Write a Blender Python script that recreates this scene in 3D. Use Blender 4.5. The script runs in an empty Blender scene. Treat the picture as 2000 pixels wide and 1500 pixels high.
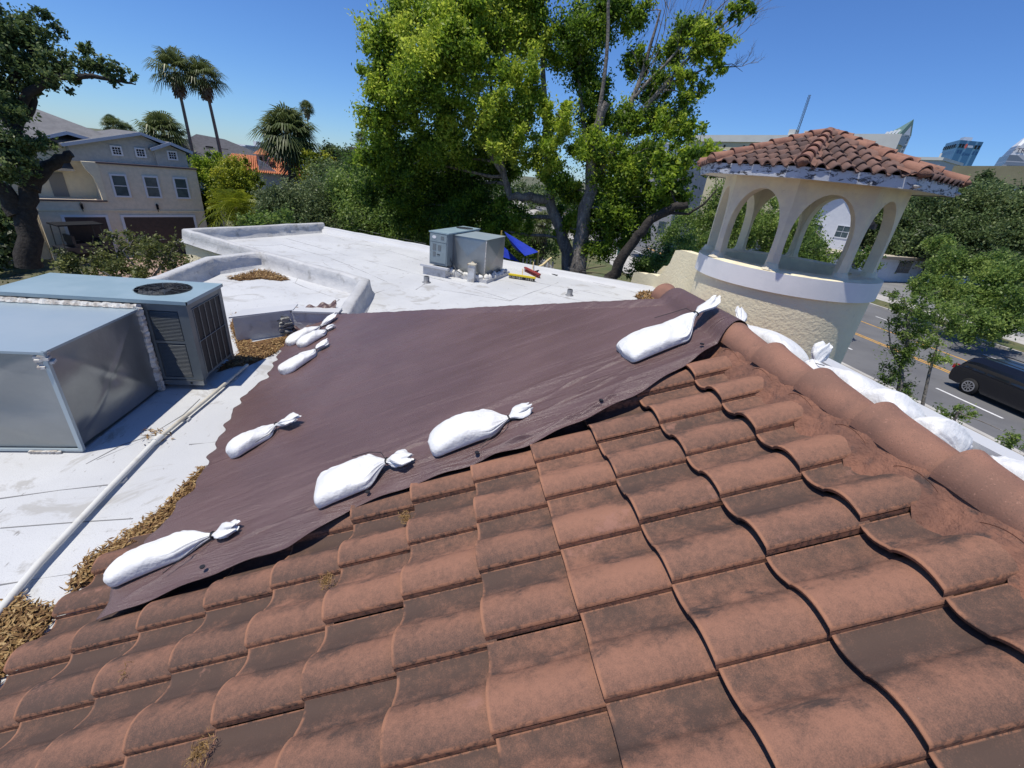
import bpy, math, random
import numpy as np
from mathutils import Vector, Matrix
R = math.radians
rng = np.random.default_rng(7)
random.seed(7)
S = bpy.context.scene
COL = S.collection

# ---------------------------------------------------------------- camera
cd = bpy.data.cameras.new('camera'); cam = bpy.data.objects.new('camera', cd); COL.objects.link(cam)
cd.sensor_width = 36; cd.lens = 15.16; cd.clip_start = .05; cd.clip_end = 6000
cam.matrix_world = Matrix(((0.9868102, -0.0326039, -0.1585642, 0.0000000), (-0.1275109, 0.4469075, -0.8854460, 0.0000000), (0.0997325, 0.8939858, 0.4368555, 6.9000000), (0.0000000, 0.0000000, 0.0000000, 1.0000000)))
S.camera = cam
# ---------------------------------------------------------------- sky and sun
SUN = Vector((-.29, -.14, 1)).normalized()
w = bpy.data.worlds.new("World"); S.world = w; w.use_nodes = True
nt = w.node_tree; bg = nt.nodes['Background']
sky = nt.nodes.new('ShaderNodeTexSky'); sky.sky_type = 'NISHITA'; sky.sun_disc = False
sky.sun_elevation = math.asin(SUN.z); sky.sun_rotation = math.atan2(SUN.x, SUN.y)
sky.air_density = 1.0; sky.dust_density = 0; sky.ozone_density = 3.0; sky.altitude = 0
mx = nt.nodes.new('ShaderNodeMix'); mx.data_type = 'RGBA'; mx.blend_type = 'MULTIPLY'; mx.inputs[0].default_value = 1
nt.links.new(sky.outputs[0], mx.inputs[6]); mx.inputs[7].default_value = (.40, .60, .93, 1)      # clear deep blue air
nt.links.new(mx.outputs[2], bg.inputs[0]); bg.inputs[1].default_value = .11
sd = bpy.data.lights.new('sun', 'SUN'); so = bpy.data.objects.new('sun', sd); COL.objects.link(so)
sd.energy = 3.7; sd.angle = R(.5); sd.color = (1, .94, .83)
so.rotation_euler = SUN.to_track_quat('Z', 'Y').to_euler()
vs = S.view_settings; vs.view_transform = 'Standard'; vs.look = 'None'; vs.exposure = .33; vs.gamma = 1
S.render.engine = 'CYCLES'; S.cycles.max_bounces = 6; S.cycles.transparent_max_bounces = 6

# ---------------------------------------------------------------- materials
def ramp(nt, fac, a, b, lo=.35, hi=.65):
    m = nt.nodes.new('ShaderNodeMapRange'); m.interpolation_type = 'SMOOTHSTEP'
    nt.links.new(fac, m.inputs[0]); m.inputs[1].default_value = lo; m.inputs[2].default_value = hi
    x = nt.nodes.new('ShaderNodeMix'); x.data_type = 'RGBA'; nt.links.new(m.outputs[0], x.inputs[0])
    for v, i in ((a, 6), (b, 7)):
        if hasattr(v, 'links'): nt.links.new(v, x.inputs[i])
        else: x.inputs[i].default_value = (*v, 1)
    return x.outputs[2]
def noise(nt, co, sc, det=4, rough=.6, dist=0, vec=None):
    n = nt.nodes.new('ShaderNodeTexNoise'); n.inputs['Scale'].default_value = sc; n.inputs['Detail'].default_value = det
    n.inputs['Roughness'].default_value = rough; n.inputs['Distortion'].default_value = dist
    if vec:
        mp = nt.nodes.new('ShaderNodeMapping'); mp.inputs['Scale'].default_value = vec[0]; mp.inputs['Rotation'].default_value = vec[1] if len(vec) > 1 else (0, 0, 0)
        nt.links.new(co, mp.inputs[0]); co = mp.outputs[0]
    nt.links.new(co, n.inputs['Vector']); return n.outputs[0]
def bumpn(nt, h, strength, dist=.02, nrm=None):
    b = nt.nodes.new('ShaderNodeBump'); b.inputs['Strength'].default_value = strength; b.inputs['Distance'].default_value = dist
    nt.links.new(h, b.inputs['Height'])
    if nrm: nt.links.new(nrm, b.inputs['Normal'])
    return b.outputs[0]
def mnew(name):
    m = bpy.data.materials.new(name); m.use_nodes = True
    nt = m.node_tree; p = nt.nodes['Principled BSDF']
    tc = nt.nodes.new('ShaderNodeTexCoord')
    return m, nt, p, tc.outputs['Object']
MATS = {}
def mat(name, col, rough=.7, col2=None, sc=3., lo=.35, hi=.65, col3=None, sc3=30., lo3=.55, hi3=.75, bsc=None, bst=.3, bd=.01, metal=0., spec=.5, vec=None, sheen=0):
    if name in MATS: return MATS[name]
    m, nt, p, co = mnew(name)
    c = None
    if col2: c = ramp(nt, noise(nt, co, sc, 6, vec=vec), col, col2, lo, hi)
    if col3: c = ramp(nt, noise(nt, co, sc3, 5), c if c else col, col3, lo3, hi3)
    if c: nt.links.new(c, p.inputs['Base Color'])
    else: p.inputs['Base Color'].default_value = (*col, 1)
    p.inputs['Roughness'].default_value = rough; p.inputs['Metallic'].default_value = metal
    p.inputs['Specular IOR Level'].default_value = spec
    if bsc: nt.links.new(bumpn(nt, noise(nt, co, bsc, 5), bst, bd), p.inputs['Normal'])
    MATS[name] = m; return m
def leafmat(name, cols, trans=.45, rough=.45):
    m, nt, p, co = mnew(name)
    a = nt.nodes.new('ShaderNodeAttribute'); a.attribute_name = 'tint'
    cr = nt.nodes.new('ShaderNodeValToRGB'); e = cr.color_ramp.elements
    while len(e) < len(cols): e.new(.5)
    for i, c in enumerate(cols): e[i].position = i/(len(cols)-1); e[i].color = (*c, 1)
    nt.links.new(a.outputs['Fac'], cr.inputs[0])
    nt.links.new(cr.outputs[0], p.inputs['Base Color']); p.inputs['Roughness'].default_value = rough
    p.inputs['Specular IOR Level'].default_value = .35
    t = nt.nodes.new('ShaderNodeBsdfTranslucent'); nt.links.new(cr.outputs[0], t.inputs[0])
    mx = nt.nodes.new('ShaderNodeMixShader'); mx.inputs[0].default_value = trans
    nt.links.new(p.outputs[0], mx.inputs[1]); nt.links.new(t.outputs[0], mx.inputs[2])
    nt.links.new(mx.outputs[0], nt.nodes['Material Output'].inputs[0]); return m
M_membrane = mat('white_membrane', (.52, .53, .54), .6, (.47, .48, .50), .8, .3, .7, (.44, .44, .43), 2.2, .66, .85, bsc=60, bst=.25, bd=.004)
M_membrane_grey = mat('grey_membrane', (.43, .43, .43), .6, (.53, .53, .525), 1.6, col3=(.29, .285, .27), sc3=3.5, lo3=.55, hi3=.75, bsc=7, bst=.8, bd=.03)
M_stucco = mat('cream_stucco', (.82, .73, .50), .9, (.77, .68, .46), 1.5, col3=(.64, .57, .43), sc3=5, lo3=.6, hi3=.8, bsc=16, bst=.8, bd=.02)
M_stucco_b = mat('cream_stucco_smooth', (.76, .68, .48), .9, (.64, .57, .44), 2.5, col3=(.46, .41, .32), sc3=8, lo3=.64, hi3=.82, bsc=26, bst=.7, bd=.015)
M_band = mat('white_band_paint', (.78, .77, .75), .6, (.70, .70, .69), 2, col3=(.45, .48, .5), sc3=9, lo3=.64, hi3=.9, bsc=30, bst=.15)
M_sand = mat('white_bag', (.74, .74, .73), .5, (.69, .69, .68), 6, col3=(.58, .55, .50), sc3=7, lo3=.62, hi3=.85, bsc=15, bst=.75, bd=.016)
M_blackcord = mat('black_cord', (.01, .01, .012), .5)
M_pvc = mat('pvc', (.66, .66, .62), .4, (.5, .48, .42), 8, .5, .8)
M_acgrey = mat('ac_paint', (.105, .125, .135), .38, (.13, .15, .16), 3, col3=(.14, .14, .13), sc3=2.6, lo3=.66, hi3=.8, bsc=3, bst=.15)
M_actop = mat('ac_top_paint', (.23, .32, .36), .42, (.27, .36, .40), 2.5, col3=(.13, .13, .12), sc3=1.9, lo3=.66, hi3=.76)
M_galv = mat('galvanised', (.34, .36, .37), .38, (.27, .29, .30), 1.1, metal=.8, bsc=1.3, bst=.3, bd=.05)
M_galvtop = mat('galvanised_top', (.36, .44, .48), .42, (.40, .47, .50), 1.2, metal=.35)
M_sealant = mat('sealant', (.64, .62, .57), .8, (.42, .38, .33), 14, .45, .6, bsc=30, bst=.8, bd=.02)
M_black = mat('black_void', (.012, .013, .016), .8, spec=.2)
M_fin = mat('coil_fins', (.008, .010, .016), .6, (.014, .017, .024), 60)
M_darkmetal = mat('dark_metal', (.06, .065, .07), .45, metal=.3)
M_litter = mat('dead_leaf_bed', (.11, .055, .022), .95, (.2, .11, .045), 30, col3=(.32, .2, .09), sc3=60, bsc=50, bst=1, bd=.02)
M_asphalt = mat('asphalt', (.115, .115, .12), .9, (.145, .145, .148), .35, col3=(.09, .09, .09), sc3=1.2, lo3=.6, hi3=.8, bsc=80, bst=.3)
M_lot = mat('lot_asphalt', (.17, .17, .17), .9, (.21, .21, .205), .5, bsc=60, bst=.3)
M_conc = mat('concrete', (.46, .44, .40), .9, (.36, .34, .31), 1.1, bsc=40, bst=.3)
M_white = mat('white_paint', (.72, .72, .72), .7, (.6, .6, .6), 4)
M_yellow = mat('yellow_line_paint', (.72, .38, .04), .7, (.55, .30, .06), 4)
M_grass = mat('grass_ground', (.075, .10, .03), .95, (.14, .13, .055), .7, col3=(.05, .07, .02), sc3=6, bsc=30, bst=.8, bd=.05)
M_soil = mat('ground_soil', (.12, .11, .07), .95, (.08, .10, .04), .15, col3=(.2, .18, .13), sc3=.6, bsc=20, bst=.5, bd=.05)
M_brick = mat('paver_ground', (.30, .20, .16), .9, (.36, .26, .21), 3, bsc=30, bst=.4)
M_bark = mat('bark', (.24, .215, .19), .95, (.11, .098, .088), 7, col3=(.38, .36, .33), sc3=16, bsc=14, bst=1, bd=.04, vec=((1, 1, .3),))
M_bark_dark = mat('dark_bark', (.045, .038, .032), .95, (.025, .02, .018), 7, bsc=14, bst=1, bd=.04)
M_palmtrunk = mat('palm_bark', (.16, .14, .12), .95, (.10, .085, .07), 9, bsc=14, bst=.8, bd=.03, vec=((.3, .3, 3),))
M_deadfrond = mat('dead_fronds', (.22, .16, .10), .9, (.10, .07, .05), 5)
M_glass = mat('window_glass', (.05, .075, .09), .12, (.09, .12, .13), 2)
M_shingle = mat('grey_shingle', (.13, .13, .135), .9, (.17, .17, .175), 2, col3=(.10, .10, .11), sc3=8, bsc=20, bst=.6, bd=.03)
M_shingle_d = mat('charcoal_shingle', (.07, .07, .078), .9, (.09, .09, .1), 3)
M_housewall = mat('taupe_brick_wall', (.70, .61, .48), .9, (.62, .55, .43), 5, bsc=24, bst=.5, bd=.02)
M_housewall2 = mat('cream_wall', (.76, .67, .48), .9, (.68, .6, .44), 3)
M_housegrey = mat('grey_siding', (.42, .42, .39), .9, (.36, .36, .34), 5)
M_trim = mat('trim_white', (.62, .64, .68), .6)
M_garage = mat('brown_garage_door', (.055, .035, .032), .6, (.04, .027, .025), 5)
M_bluetarp = mat('blue_sail', (.012, .04, .42), .6, (.01, .03, .34), 3)

# ---------------------------------------------------------------- mesh helpers
class MB:
    def __init__(s): s.v = []; s.f = []; s.uv = {}; s.mi = []; s.sm = []; s.tint = {}
    def add(s, vs, fs, mi=0, sm=False):
        b = len(s.v); s.v += [tuple(map(float, p)) for p in vs]
        for f in fs: s.f.append([b+i for i in f]); s.mi.append(mi); s.sm.append(sm)
        return b
    def box(s, x0, x1, y0, y1, z0, z1, mi=0):
        s.add([(x, y, z) for z in (z0, z1) for y in (y0, y1) for x in (x0, x1)],
              [(0, 2, 3, 1), (4, 5, 7, 6), (0, 1, 5, 4), (2, 6, 7, 3), (0, 4, 6, 2), (1, 3, 7, 5)], mi); return s
    def obox(s, c, ax, ay, az, mi=0):
        c, ax, ay, az = map(Vector, (c, ax, ay, az))
        s.add([c+i*ax+j*ay+k*az for k in (-.5, .5) for j in (-.5, .5) for i in (-.5, .5)],
              [(0, 2, 3, 1), (4, 5, 7, 6), (0, 1, 5, 4), (2, 6, 7, 3), (0, 4, 6, 2), (1, 3, 7, 5)], mi); return s
    def bar(s, a, b, wd, ht, up=(0, 0, 1), mi=0):
        a, b = Vector(a), Vector(b); d = b-a; u = Vector(up)
        sd = d.cross(u); sd = sd.normalized() if sd.length > 1e-6 else Vector((1, 0, 0)); u2 = sd.cross(d).normalized()
        return s.obox((a+b)/2, d, sd*wd, u2*ht, mi)
    def tube(s, pts, rad, n=8, cap=True, sm=True, mi=0):
        pts = [Vector(p) for p in pts]
        if not hasattr(rad, '__len__'): rad = [rad]*len(pts)
        ref = Vector((0, 0, 1)); vs = []
        for i, p in enumerate(pts):
            d = (pts[min(i+1, len(pts)-1)]-pts[max(i-1, 0)]).normalized()
            if i == 0:
                ref = Vector((0, 0, 1)) if abs(d.z) < .9 else Vector((1, 0, 0))
            a = d.cross(ref).normalized(); ref = a.cross(d).normalized()
            for k in range(n):
                t = 2*math.pi*k/n; vs.append(p+rad[i]*(math.cos(t)*a+math.sin(t)*ref))
        fs = [(i*n+k, i*n+(k+1) % n, (i+1)*n+(k+1) % n, (i+1)*n+k) for i in range(len(pts)-1) for k in range(n)]
        s.add(vs, fs, mi, sm)
        if cap: s.add(vs[:n], [tuple(range(n))[::-1]], mi); s.add(vs[-n:], [tuple(range(n))], mi)
        return s
    def prism(s, poly, z0, z1, mi=0):
        n = len(poly); s.add([(x, y, z0) for x, y in poly]+[(x, y, z1) for x, y in poly],
              [tuple(range(n))[::-1], tuple(range(n, 2*n))]+[(i, (i+1) % n, n+(i+1) % n, n+i) for i in range(n)], mi); return s
    def extr(s, poly3, d, mi=0):
        n = len(poly3); d = Vector(d); P = [Vector(p) for p in poly3]
        s.add(P+[p+d for p in P], [tuple(range(n)), tuple(range(n, 2*n))[::-1]]+[((i+1) % n, i, n+i, n+(i+1) % n) for i in range(n)], mi); return s
    def grid(s, fn, nu, nv, sm=True, mi=0, flip=False):
        vs = [fn(i/nu, j/nv) for j in range(nv+1) for i in range(nu+1)]
        fs = [(j*(nu+1)+i, j*(nu+1)+i+1, (j+1)*(nu+1)+i+1, (j+1)*(nu+1)+i) for j in range(nv) for i in range(nu)]
        if flip: fs = [f[::-1] for f in fs]
        s.add(vs, fs, mi, sm); return s
    def build(s, name, m, parent=None, solid=0):
        me = bpy.data.meshes.new(name); me.from_pydata(s.v, [], s.f)
        ms = m if isinstance(m, (list, tuple)) else [m]
        for q in ms: me.materials.append(q)
        me.polygons.foreach_set('use_smooth', s.sm)
        if len(ms) > 1: me.polygons.foreach_set('material_index', s.mi)
        me.update(); o = bpy.data.objects.new(name, me); COL.objects.link(o)
        if parent: o.parent = parent
        if solid:
            md = o.modifiers.new('thick', 'SOLIDIFY'); md.thickness = solid; md.offset = -1
        return o
def tag(o, label=None, cat=None, group=None, kind=None):
    if label: o['label'] = label
    if cat: o['category'] = cat
    if group: o['group'] = group
    if kind: o['kind'] = kind
    return o
def thing(name, label, cat, loc=(0, 0, 0), rz=0, group=None):
    o = bpy.data.objects.new(name, None); COL.objects.link(o); o.location = loc; o.rotation_euler = (0, 0, rz); o.empty_display_size = .3
    return tag(o, label, cat, group)
def npmesh(name, V, m, parent=None, tint=None, nper=4, smooth=False):
    n = len(V)//nper; me = bpy.data.meshes.new(name)
    me.vertices.add(len(V)); me.vertices.foreach_set('co', V.astype(np.float32).ravel())
    me.loops.add(n*nper); me.loops.foreach_set('vertex_index', np.arange(n*nper, dtype=np.int32))
    me.polygons.add(n); me.polygons.foreach_set('loop_start', np.arange(0, n*nper, nper, dtype=np.int32))
    me.polygons.foreach_set('loop_total', np.full(n, nper, dtype=np.int32))
    me.update(calc_edges=True)
    if tint is not None:
        a = me.attributes.new('tint', 'FLOAT', 'POINT'); a.data.foreach_set('value', np.repeat(tint, nper).astype(np.float32))
    me.materials.append(m); o = bpy.data.objects.new(name, me); COL.objects.link(o)
    if parent: o.parent = parent
    return o
def unit(v): return v/(np.linalg.norm(v, axis=-1, keepdims=True)+1e-9)
def leaves(name, C, size, m, parent, aspect=.5, tint=None, up=.5, r=rng, droop=0.):
    "one rhombus leaf per centre"
    n = len(C); nr = unit(r.normal(size=(n, 3))+np.array([0, 0, up])); t = unit(np.cross(nr, r.normal(size=(n, 3))))
    t[:, 2] -= droop; t = unit(t); b = np.cross(nr, t); L = (size*(.6+.8*r.random(n)))[:, None]
    V = np.empty((n, 4, 3)); V[:, 0] = C-t*L*.5; V[:, 1] = C+b*L*aspect*.5; V[:, 2] = C+t*L*.5; V[:, 3] = C-b*L*aspect*.5
    if tint is None: tint = r.random(n)
    return npmesh(name, V.reshape(-1, 3), m, parent, np.clip(tint, 0, 1))
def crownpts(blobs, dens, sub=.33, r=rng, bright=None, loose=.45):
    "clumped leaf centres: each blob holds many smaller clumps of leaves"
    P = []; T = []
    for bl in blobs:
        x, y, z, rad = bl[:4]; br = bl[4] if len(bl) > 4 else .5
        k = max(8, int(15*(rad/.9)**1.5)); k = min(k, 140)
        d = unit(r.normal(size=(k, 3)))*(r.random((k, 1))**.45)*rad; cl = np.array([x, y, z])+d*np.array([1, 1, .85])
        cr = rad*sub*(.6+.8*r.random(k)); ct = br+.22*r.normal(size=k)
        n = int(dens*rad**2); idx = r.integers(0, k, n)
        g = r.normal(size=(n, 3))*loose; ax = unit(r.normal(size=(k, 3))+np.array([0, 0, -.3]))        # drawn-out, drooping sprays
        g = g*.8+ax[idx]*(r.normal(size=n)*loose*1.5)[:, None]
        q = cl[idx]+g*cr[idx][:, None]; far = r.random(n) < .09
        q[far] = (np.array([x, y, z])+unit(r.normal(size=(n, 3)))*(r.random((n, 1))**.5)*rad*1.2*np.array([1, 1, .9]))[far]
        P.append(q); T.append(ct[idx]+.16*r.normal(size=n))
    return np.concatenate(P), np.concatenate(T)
def limb(mb, a, b, r0, r1, seg=6, wob=.12, rr=random):
    a, b = Vector(a), Vector(b); L = (b-a).length; pts = []; rad = []
    off = Vector((0, 0, 0))
    for i in range(seg+1):
        t = i/seg
        if 0 < i < seg: off = off*.6+Vector([rr.uniform(-1, 1) for _ in range(3)])*wob*L/seg
        pts.append(a.lerp(b, t)+off*(1 if i < seg else 0)); rad.append(r0+(r1-r0)*t)
    mb.tube(pts, rad, 7); return pts
def tree(name, label, cat, trunks, blobs, dens, leaf, lm, bm=M_bark, group=None, aspect=.5, sub=.33, branch=.35, loose=.45, up=.5, droop=0., seed=1, twigs=0):
    r = np.random.default_rng(seed); rr = random.Random(seed)
    base = trunks[0][0][0]; t = thing(name, label, cat, (base[0], base[1], 0), 0, group); off = Vector((base[0], base[1], 0))
    mb = MB(); nodes = []
    for pts, rad in trunks:
        P = [Vector(p)-off for p in pts]; Q = [P[0]]; RR = [rad[0]]
        for i in range(len(P)-1):
            for k in range(1, 4):
                q = P[i].lerp(P[i+1], k/3)
                if k < 3: q += Vector([rr.uniform(-1, 1) for _ in range(3)])*rad[i]*.35
                Q.append(q); RR.append(rad[i]+(rad[i+1]-rad[i])*k/3)
        mb.tube(Q, RR, 10); nodes += list(zip(Q, RR))
    if branch:
        for bl in blobs:
            c = Vector(bl[:3])-off
            cand = [n for n in nodes if n[0].z < c.z+.3] or nodes
            nb = min(cand, key=lambda n: (n[0]-c).length+.6*abs(c.z-n[0].z)*(n[0].z > c.z))
            r0 = min(nb[1]*.6, max(.02, bl[3]*.07)); pts = limb(mb, nb[0], c, r0, r0*.35, 6, .15, rr)
            nodes.append((pts[3], r0*.6)); nodes.append((c, r0*.35))
            for _ in range(int(twigs)):
                d = Vector([rr.gauss(0, 1) for _ in range(3)]).normalized()*bl[3]*rr.uniform(.7, 1.25); d.z = abs(d.z)*.7
                limb(mb, c, c+d, r0*.3, .006, 4, .2, rr)
    mb.build('trunk', bm, t)
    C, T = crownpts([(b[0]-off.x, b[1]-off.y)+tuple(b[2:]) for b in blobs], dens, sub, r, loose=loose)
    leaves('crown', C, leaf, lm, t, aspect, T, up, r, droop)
    return t
def twiggy(mb, p, d, L_, r0, depth, rr):
    "bare forking twigs"
    q = p; pts = [q]; 
    for i in range(4):
        d = (d+Vector([rr.uniform(-1, 1) for _ in range(3)])*.16+Vector((0, 0, .03))).normalized(); q = q+d*L_/4; pts.append(q)
    mb.tube(pts, [r0*(1-.16*i) for i in range(5)], 5)
    if depth:
        for _ in range(4):
            k = rr.choice((1, 2, 3, 4)); a = rr.uniform(0, 6.28); o_ = Vector((math.cos(a), math.sin(a), rr.uniform(-.2, .6))).normalized()
            twiggy(mb, pts[k], (d+o_*.75).normalized(), L_*rr.uniform(.45, .7), r0*.5, depth-1, rr)
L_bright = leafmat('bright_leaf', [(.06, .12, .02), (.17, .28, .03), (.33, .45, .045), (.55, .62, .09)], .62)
L_mid = leafmat('mid_leaf', [(.05, .095, .025), (.13, .21, .045), (.22, .32, .07), (.34, .43, .11)], .48)
L_oak = leafmat('oak_leaf', [(.045, .07, .028), (.10, .15, .05), (.165, .23, .08), (.26, .31, .13)], .45)
L_grey = leafmat('greygreen_leaf', [(.06, .09, .035), (.115, .16, .06), (.19, .24, .10), (.28, .32, .16)], .38)
L_yel = leafmat('yellowgreen_leaf', [(.07, .11, .015), (.17, .22, .02), (.30, .35, .03), (.48, .48, .05)], .45)
L_shrub = leafmat('shrub_leaf', [(.04, .055, .018), (.09, .11, .03), (.16, .18, .05), (.24, .25, .08)], .35)
L_palm = leafmat('palm_leaf', [(.05, .07, .03), (.10, .135, .045), (.17, .20, .065), (.30, .30, .15)], .4, .4)
L_dead = leafmat('dead_leaf', [(.09, .04, .015), (.20, .11, .04), (.36, .23, .09), (.55, .40, .20)], .1, .7)
# ================================================================ ground and road
mb = MB(); mb.add([(-1500, -600, 0), (1800, -600, 0), (1800, 2500, 0), (-1500, 2500, 0)], [(0, 1, 2, 3)]); tag(mb.build('ground', M_soil), kind='structure')
def sheet(name, poly, z, m, th=0):
    mb = MB()
    if th: mb.prism(poly, z-th, z)
    else: mb.add([(x, y, z) for x, y in poly], [tuple(range(len(poly)))])
    return tag(mb.build(name, m), kind='structure')
def rect(x0, x1, y0, y1): return [(x0, y0), (x1, y0), (x1, y1), (x0, y1)]
sheet('road', rect(19.6, 35.2, -60, 400), .006, M_asphalt)
def linepatch(name, x0, x1, y0, y1, m):
    return sheet(name, rect(x0, x1, y0, y1), .012, m)
linepatch('yellow_lane_line', 25.45, 25.57, -40, 300, M_yellow); linepatch('yellow_lane_line', 25.72, 25.84, -40, 300, M_yellow)
linepatch('yellow_lane_line', 29.0, 29.13, -40, 300, M_yellow)
for k in range(-4, 16):
    y = 12.3+k*7.4; linepatch('white_lane_dash', 22.35, 22.5, y, y+2.7, M_white); linepatch('white_lane_dash', 31.9, 32.03, y-.9+14, y+15.2, M_white)
for sx0, sx1 in ((35.2, 35.45), (19.35, 19.6)): sheet('kerb', rect(sx0, sx1, -60, 300), .14, M_conc, .14)
sheet('grass_verge', rect(35.45, 38.0, -60, 300), .10, M_grass, .1)
sheet('sidewalk', rect(38.0, 40.6, -60, 300), .12, M_conc, .12)
sheet('sidewalk', rect(15.4, 19.35, -60, 300), .12, M_conc, .12)
sheet('grass_verge', rect(9, 15.4, -60, 60), .06, M_grass, .06)
sheet('parking_lot', rect(40.6, 75, 12, 60), .02, M_lot)
linepatch('parking_bay_line', 44.5, 44.6, 36, 44, M_white)
sheet('side_street', [(8, 30), (19.4, 27), (19.4, 36), (8, 42)], .05, M_lot)
sheet('driveway', [(-15.9, 19.8), (-9.9, 19.6), (-20.8, 44.5), (-23.8, 35.6), (-19.1, 27.0)], .02, M_brick)
sheet('lawn', [(-45, 12), (-20.5, 14), (-21, 26), (-30, 31), (-55, 30)], .015, M_grass)

# ================================================================ the building we stand on
OY = 1.359; OX = .193; OZ = 5.28; SL = .3937; TW = .315; TE = .3757
VX, VZ = math.cos(SL), math.sin(SL)
def tp(a, y, h):            # along slope, along ridge, above slope
    return (OX+a*VX-h*VZ, y, OZ+a*VZ+h*VX)
def zslope(x): return OZ+(x-OX)*math.tan(SL)
bld = thing('building', 'cream stucco building with white flat roof and red tiled slope in the foreground', 'building', (0, 0, 0))
FZ = 4.22
foot = [(-5.35, -3), (6.15, -3), (6.15, 11.9), (-4.75, 18.0), (-7.45, 13.95), (-4.75, 11.75), (-5.35, 10.65)]
MB().prism(foot, .0, FZ-.05).build('wall', M_stucco, bld)
# membrane
m, nt, p, co = mnew('roof_membrane'); M_roof = m
n1 = noise(nt, co, .55, 6, .6); c = ramp(nt, n1, (.57, .58, .585), (.50, .51, .52), .35, .65)
n2 = noise(nt, co, 3.2, 8, .7, 1.0, ((1, .5, 1), (0, 0, .6))); c = ramp(nt, n2, c, (.34, .33, .31), .60, .84)
n3 = noise(nt, co, 26, 3, .6, 0, ((1, .35, 1), (0, 0, .5))); c = ramp(nt, n3, c, (.27, .26, .25), .67, .73)
c = ramp(nt, noise(nt, co, 1.3, 5, .7, 1.5), c, (.40, .395, .38), .55, .66); c = ramp(nt, noise(nt, co, .7, 8, .75, 2.5, ((1, 2.2, 1), (0, 0, -.4))), c, (.26, .245, .215), .60, .74); c = ramp(nt, noise(nt, co, 150, 2, .6), c, (.40, .41, .43), .5, .75)
nt.links.new(c, p.inputs['Base Color']); p.inputs['Roughness'].default_value = .62
b1 = bumpn(nt, noise(nt, co, 1.4, 3), .25, .06); nt.links.new(bumpn(nt, noise(nt, co, 70, 3), .25, .004, b1), p.inputs['Normal'])
roofp = [(-5.3, -3), (6.1, -3), (6.1, 11.85), (-4.73, 17.9), (-7.35, 13.95), (-4.65, 11.75), (-5.3, 10.6)]
mb = MB(); mb.prism(roofp, FZ-.04, FZ); mb.build('flat_roof', M_roof, bld)
def parapet(pts, z1, th=.2, cant=.1, m=M_membrane_grey, name='parapet', z0=FZ, close=False, jit=.012):
    "strip with a canted foot along a polyline"
    mb = MB(); P = []
    for i in range(len(pts)-1):
        a, b = Vector(pts[i]), Vector(pts[i+1]); n = max(2, int((b-a).length/.35))
        for k in range(n if i < len(pts)-2 else n+1): P.append(a.lerp(b, k/n))
    vs = []; N = len(P)
    for i, q in enumerate(P):
        d0 = (q-P[i-1]) if i else (P[1]-q); d1 = (P[i+1]-q) if i < N-1 else d0
        n0 = Vector((-d0.y, d0.x)).normalized(); n1 = Vector((-d1.y, d1.x)).normalized(); n = (n0+n1).normalized(); n = n/max(.5, n.dot(n0))
        zz = z1[0]+(z1[1]-z1[0])*i/(N-1) if hasattr(z1, '__len__') else z1
        zz += random.uniform(-jit, jit); H = zz-z0
        for off, h in ((th/2+cant, 0), (th/2+cant*.35, cant*.8), (th/2+.01, H*.55), (th/2, H-.03), (th/2-.03, H), (-th/2+.03, H), (-th/2, H-.03), (-th/2-.01, H*.55), (-th/2-cant*.35, cant*.8), (-th/2-cant, 0)):
            j = random.uniform(-jit, jit)*.8; vs.append((q.x+n.x*(off+j), q.y+n.y*(off+j), z0+max(0, h)))
    k = 10; fs = [(i*k+j, i*k+j+1, (i+1)*k+j+1, (i+1)*k+j) for i in range(N-1) for j in range(k-1)]
    mb.add(vs, fs, 0, True); mb.add(vs[:k], [tuple(range(k))]); mb.add(vs[-k:], [tuple(range(k))[::-1]])
    return mb.build(name, m, bld)
parapet([(-5.2, -2.5), (-5.2, 10.55), (-4.52, 11.66), (-1.72, 9.6), (-1.66, 7.15)], 4.57, .2)
parapet([(-4.56, 11.72), (-7.32, 13.95), (-4.62, 17.85)], 4.56, .16)
parapet([(-4.62, 17.85), (6.0, 11.8)], (4.42, 4.34), .14, .16, M_membrane)
# box-like raised curb in front of the recess
mb = MB(); mb.prism([(-3.06, 6.52), (-2.42, 6.99), (-2.44, 7.3), (-3.02, 6.86)], FZ, 4.60); mb.prism([(-2.43, 7.0), (-1.74, 7.06), (-1.76, 7.28), (-2.40, 7.24)], FZ, 4.58)
mb.build('raised_curb', M_membrane_grey, bld)
mb = MB(); mb.prism([(-3.10, 6.50), (-2.38, 7.02), (-2.40, 7.34), (-3.06, 6.9)], 4.602, 4.622); mb.prism([(-2.39, 6.985), (-1.70, 7.04), (-1.70, 7.31), (-2.39, 7.27)], 4.582, 4.61)
mb.build('membrane_cap', M_membrane, bld)
mb = MB()      # torn dark roofing felt at the open corner
for k in range(26):
    x = -2.5+random.uniform(-.07, .07); y = 6.93+random.uniform(-.04, .02); z = 4.24+.33*k/26
    mb.obox((x, y, z), (.09, .06, random.uniform(-.02, .02)), (-.03, .04, .01), (random.uniform(-.02, .02), 0, .02))
mb.build('torn_felt', mat('torn_felt', (.12, .12, .11), .9, (.3, .3, .29), 12, bsc=40, bst=1), bld)
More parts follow.
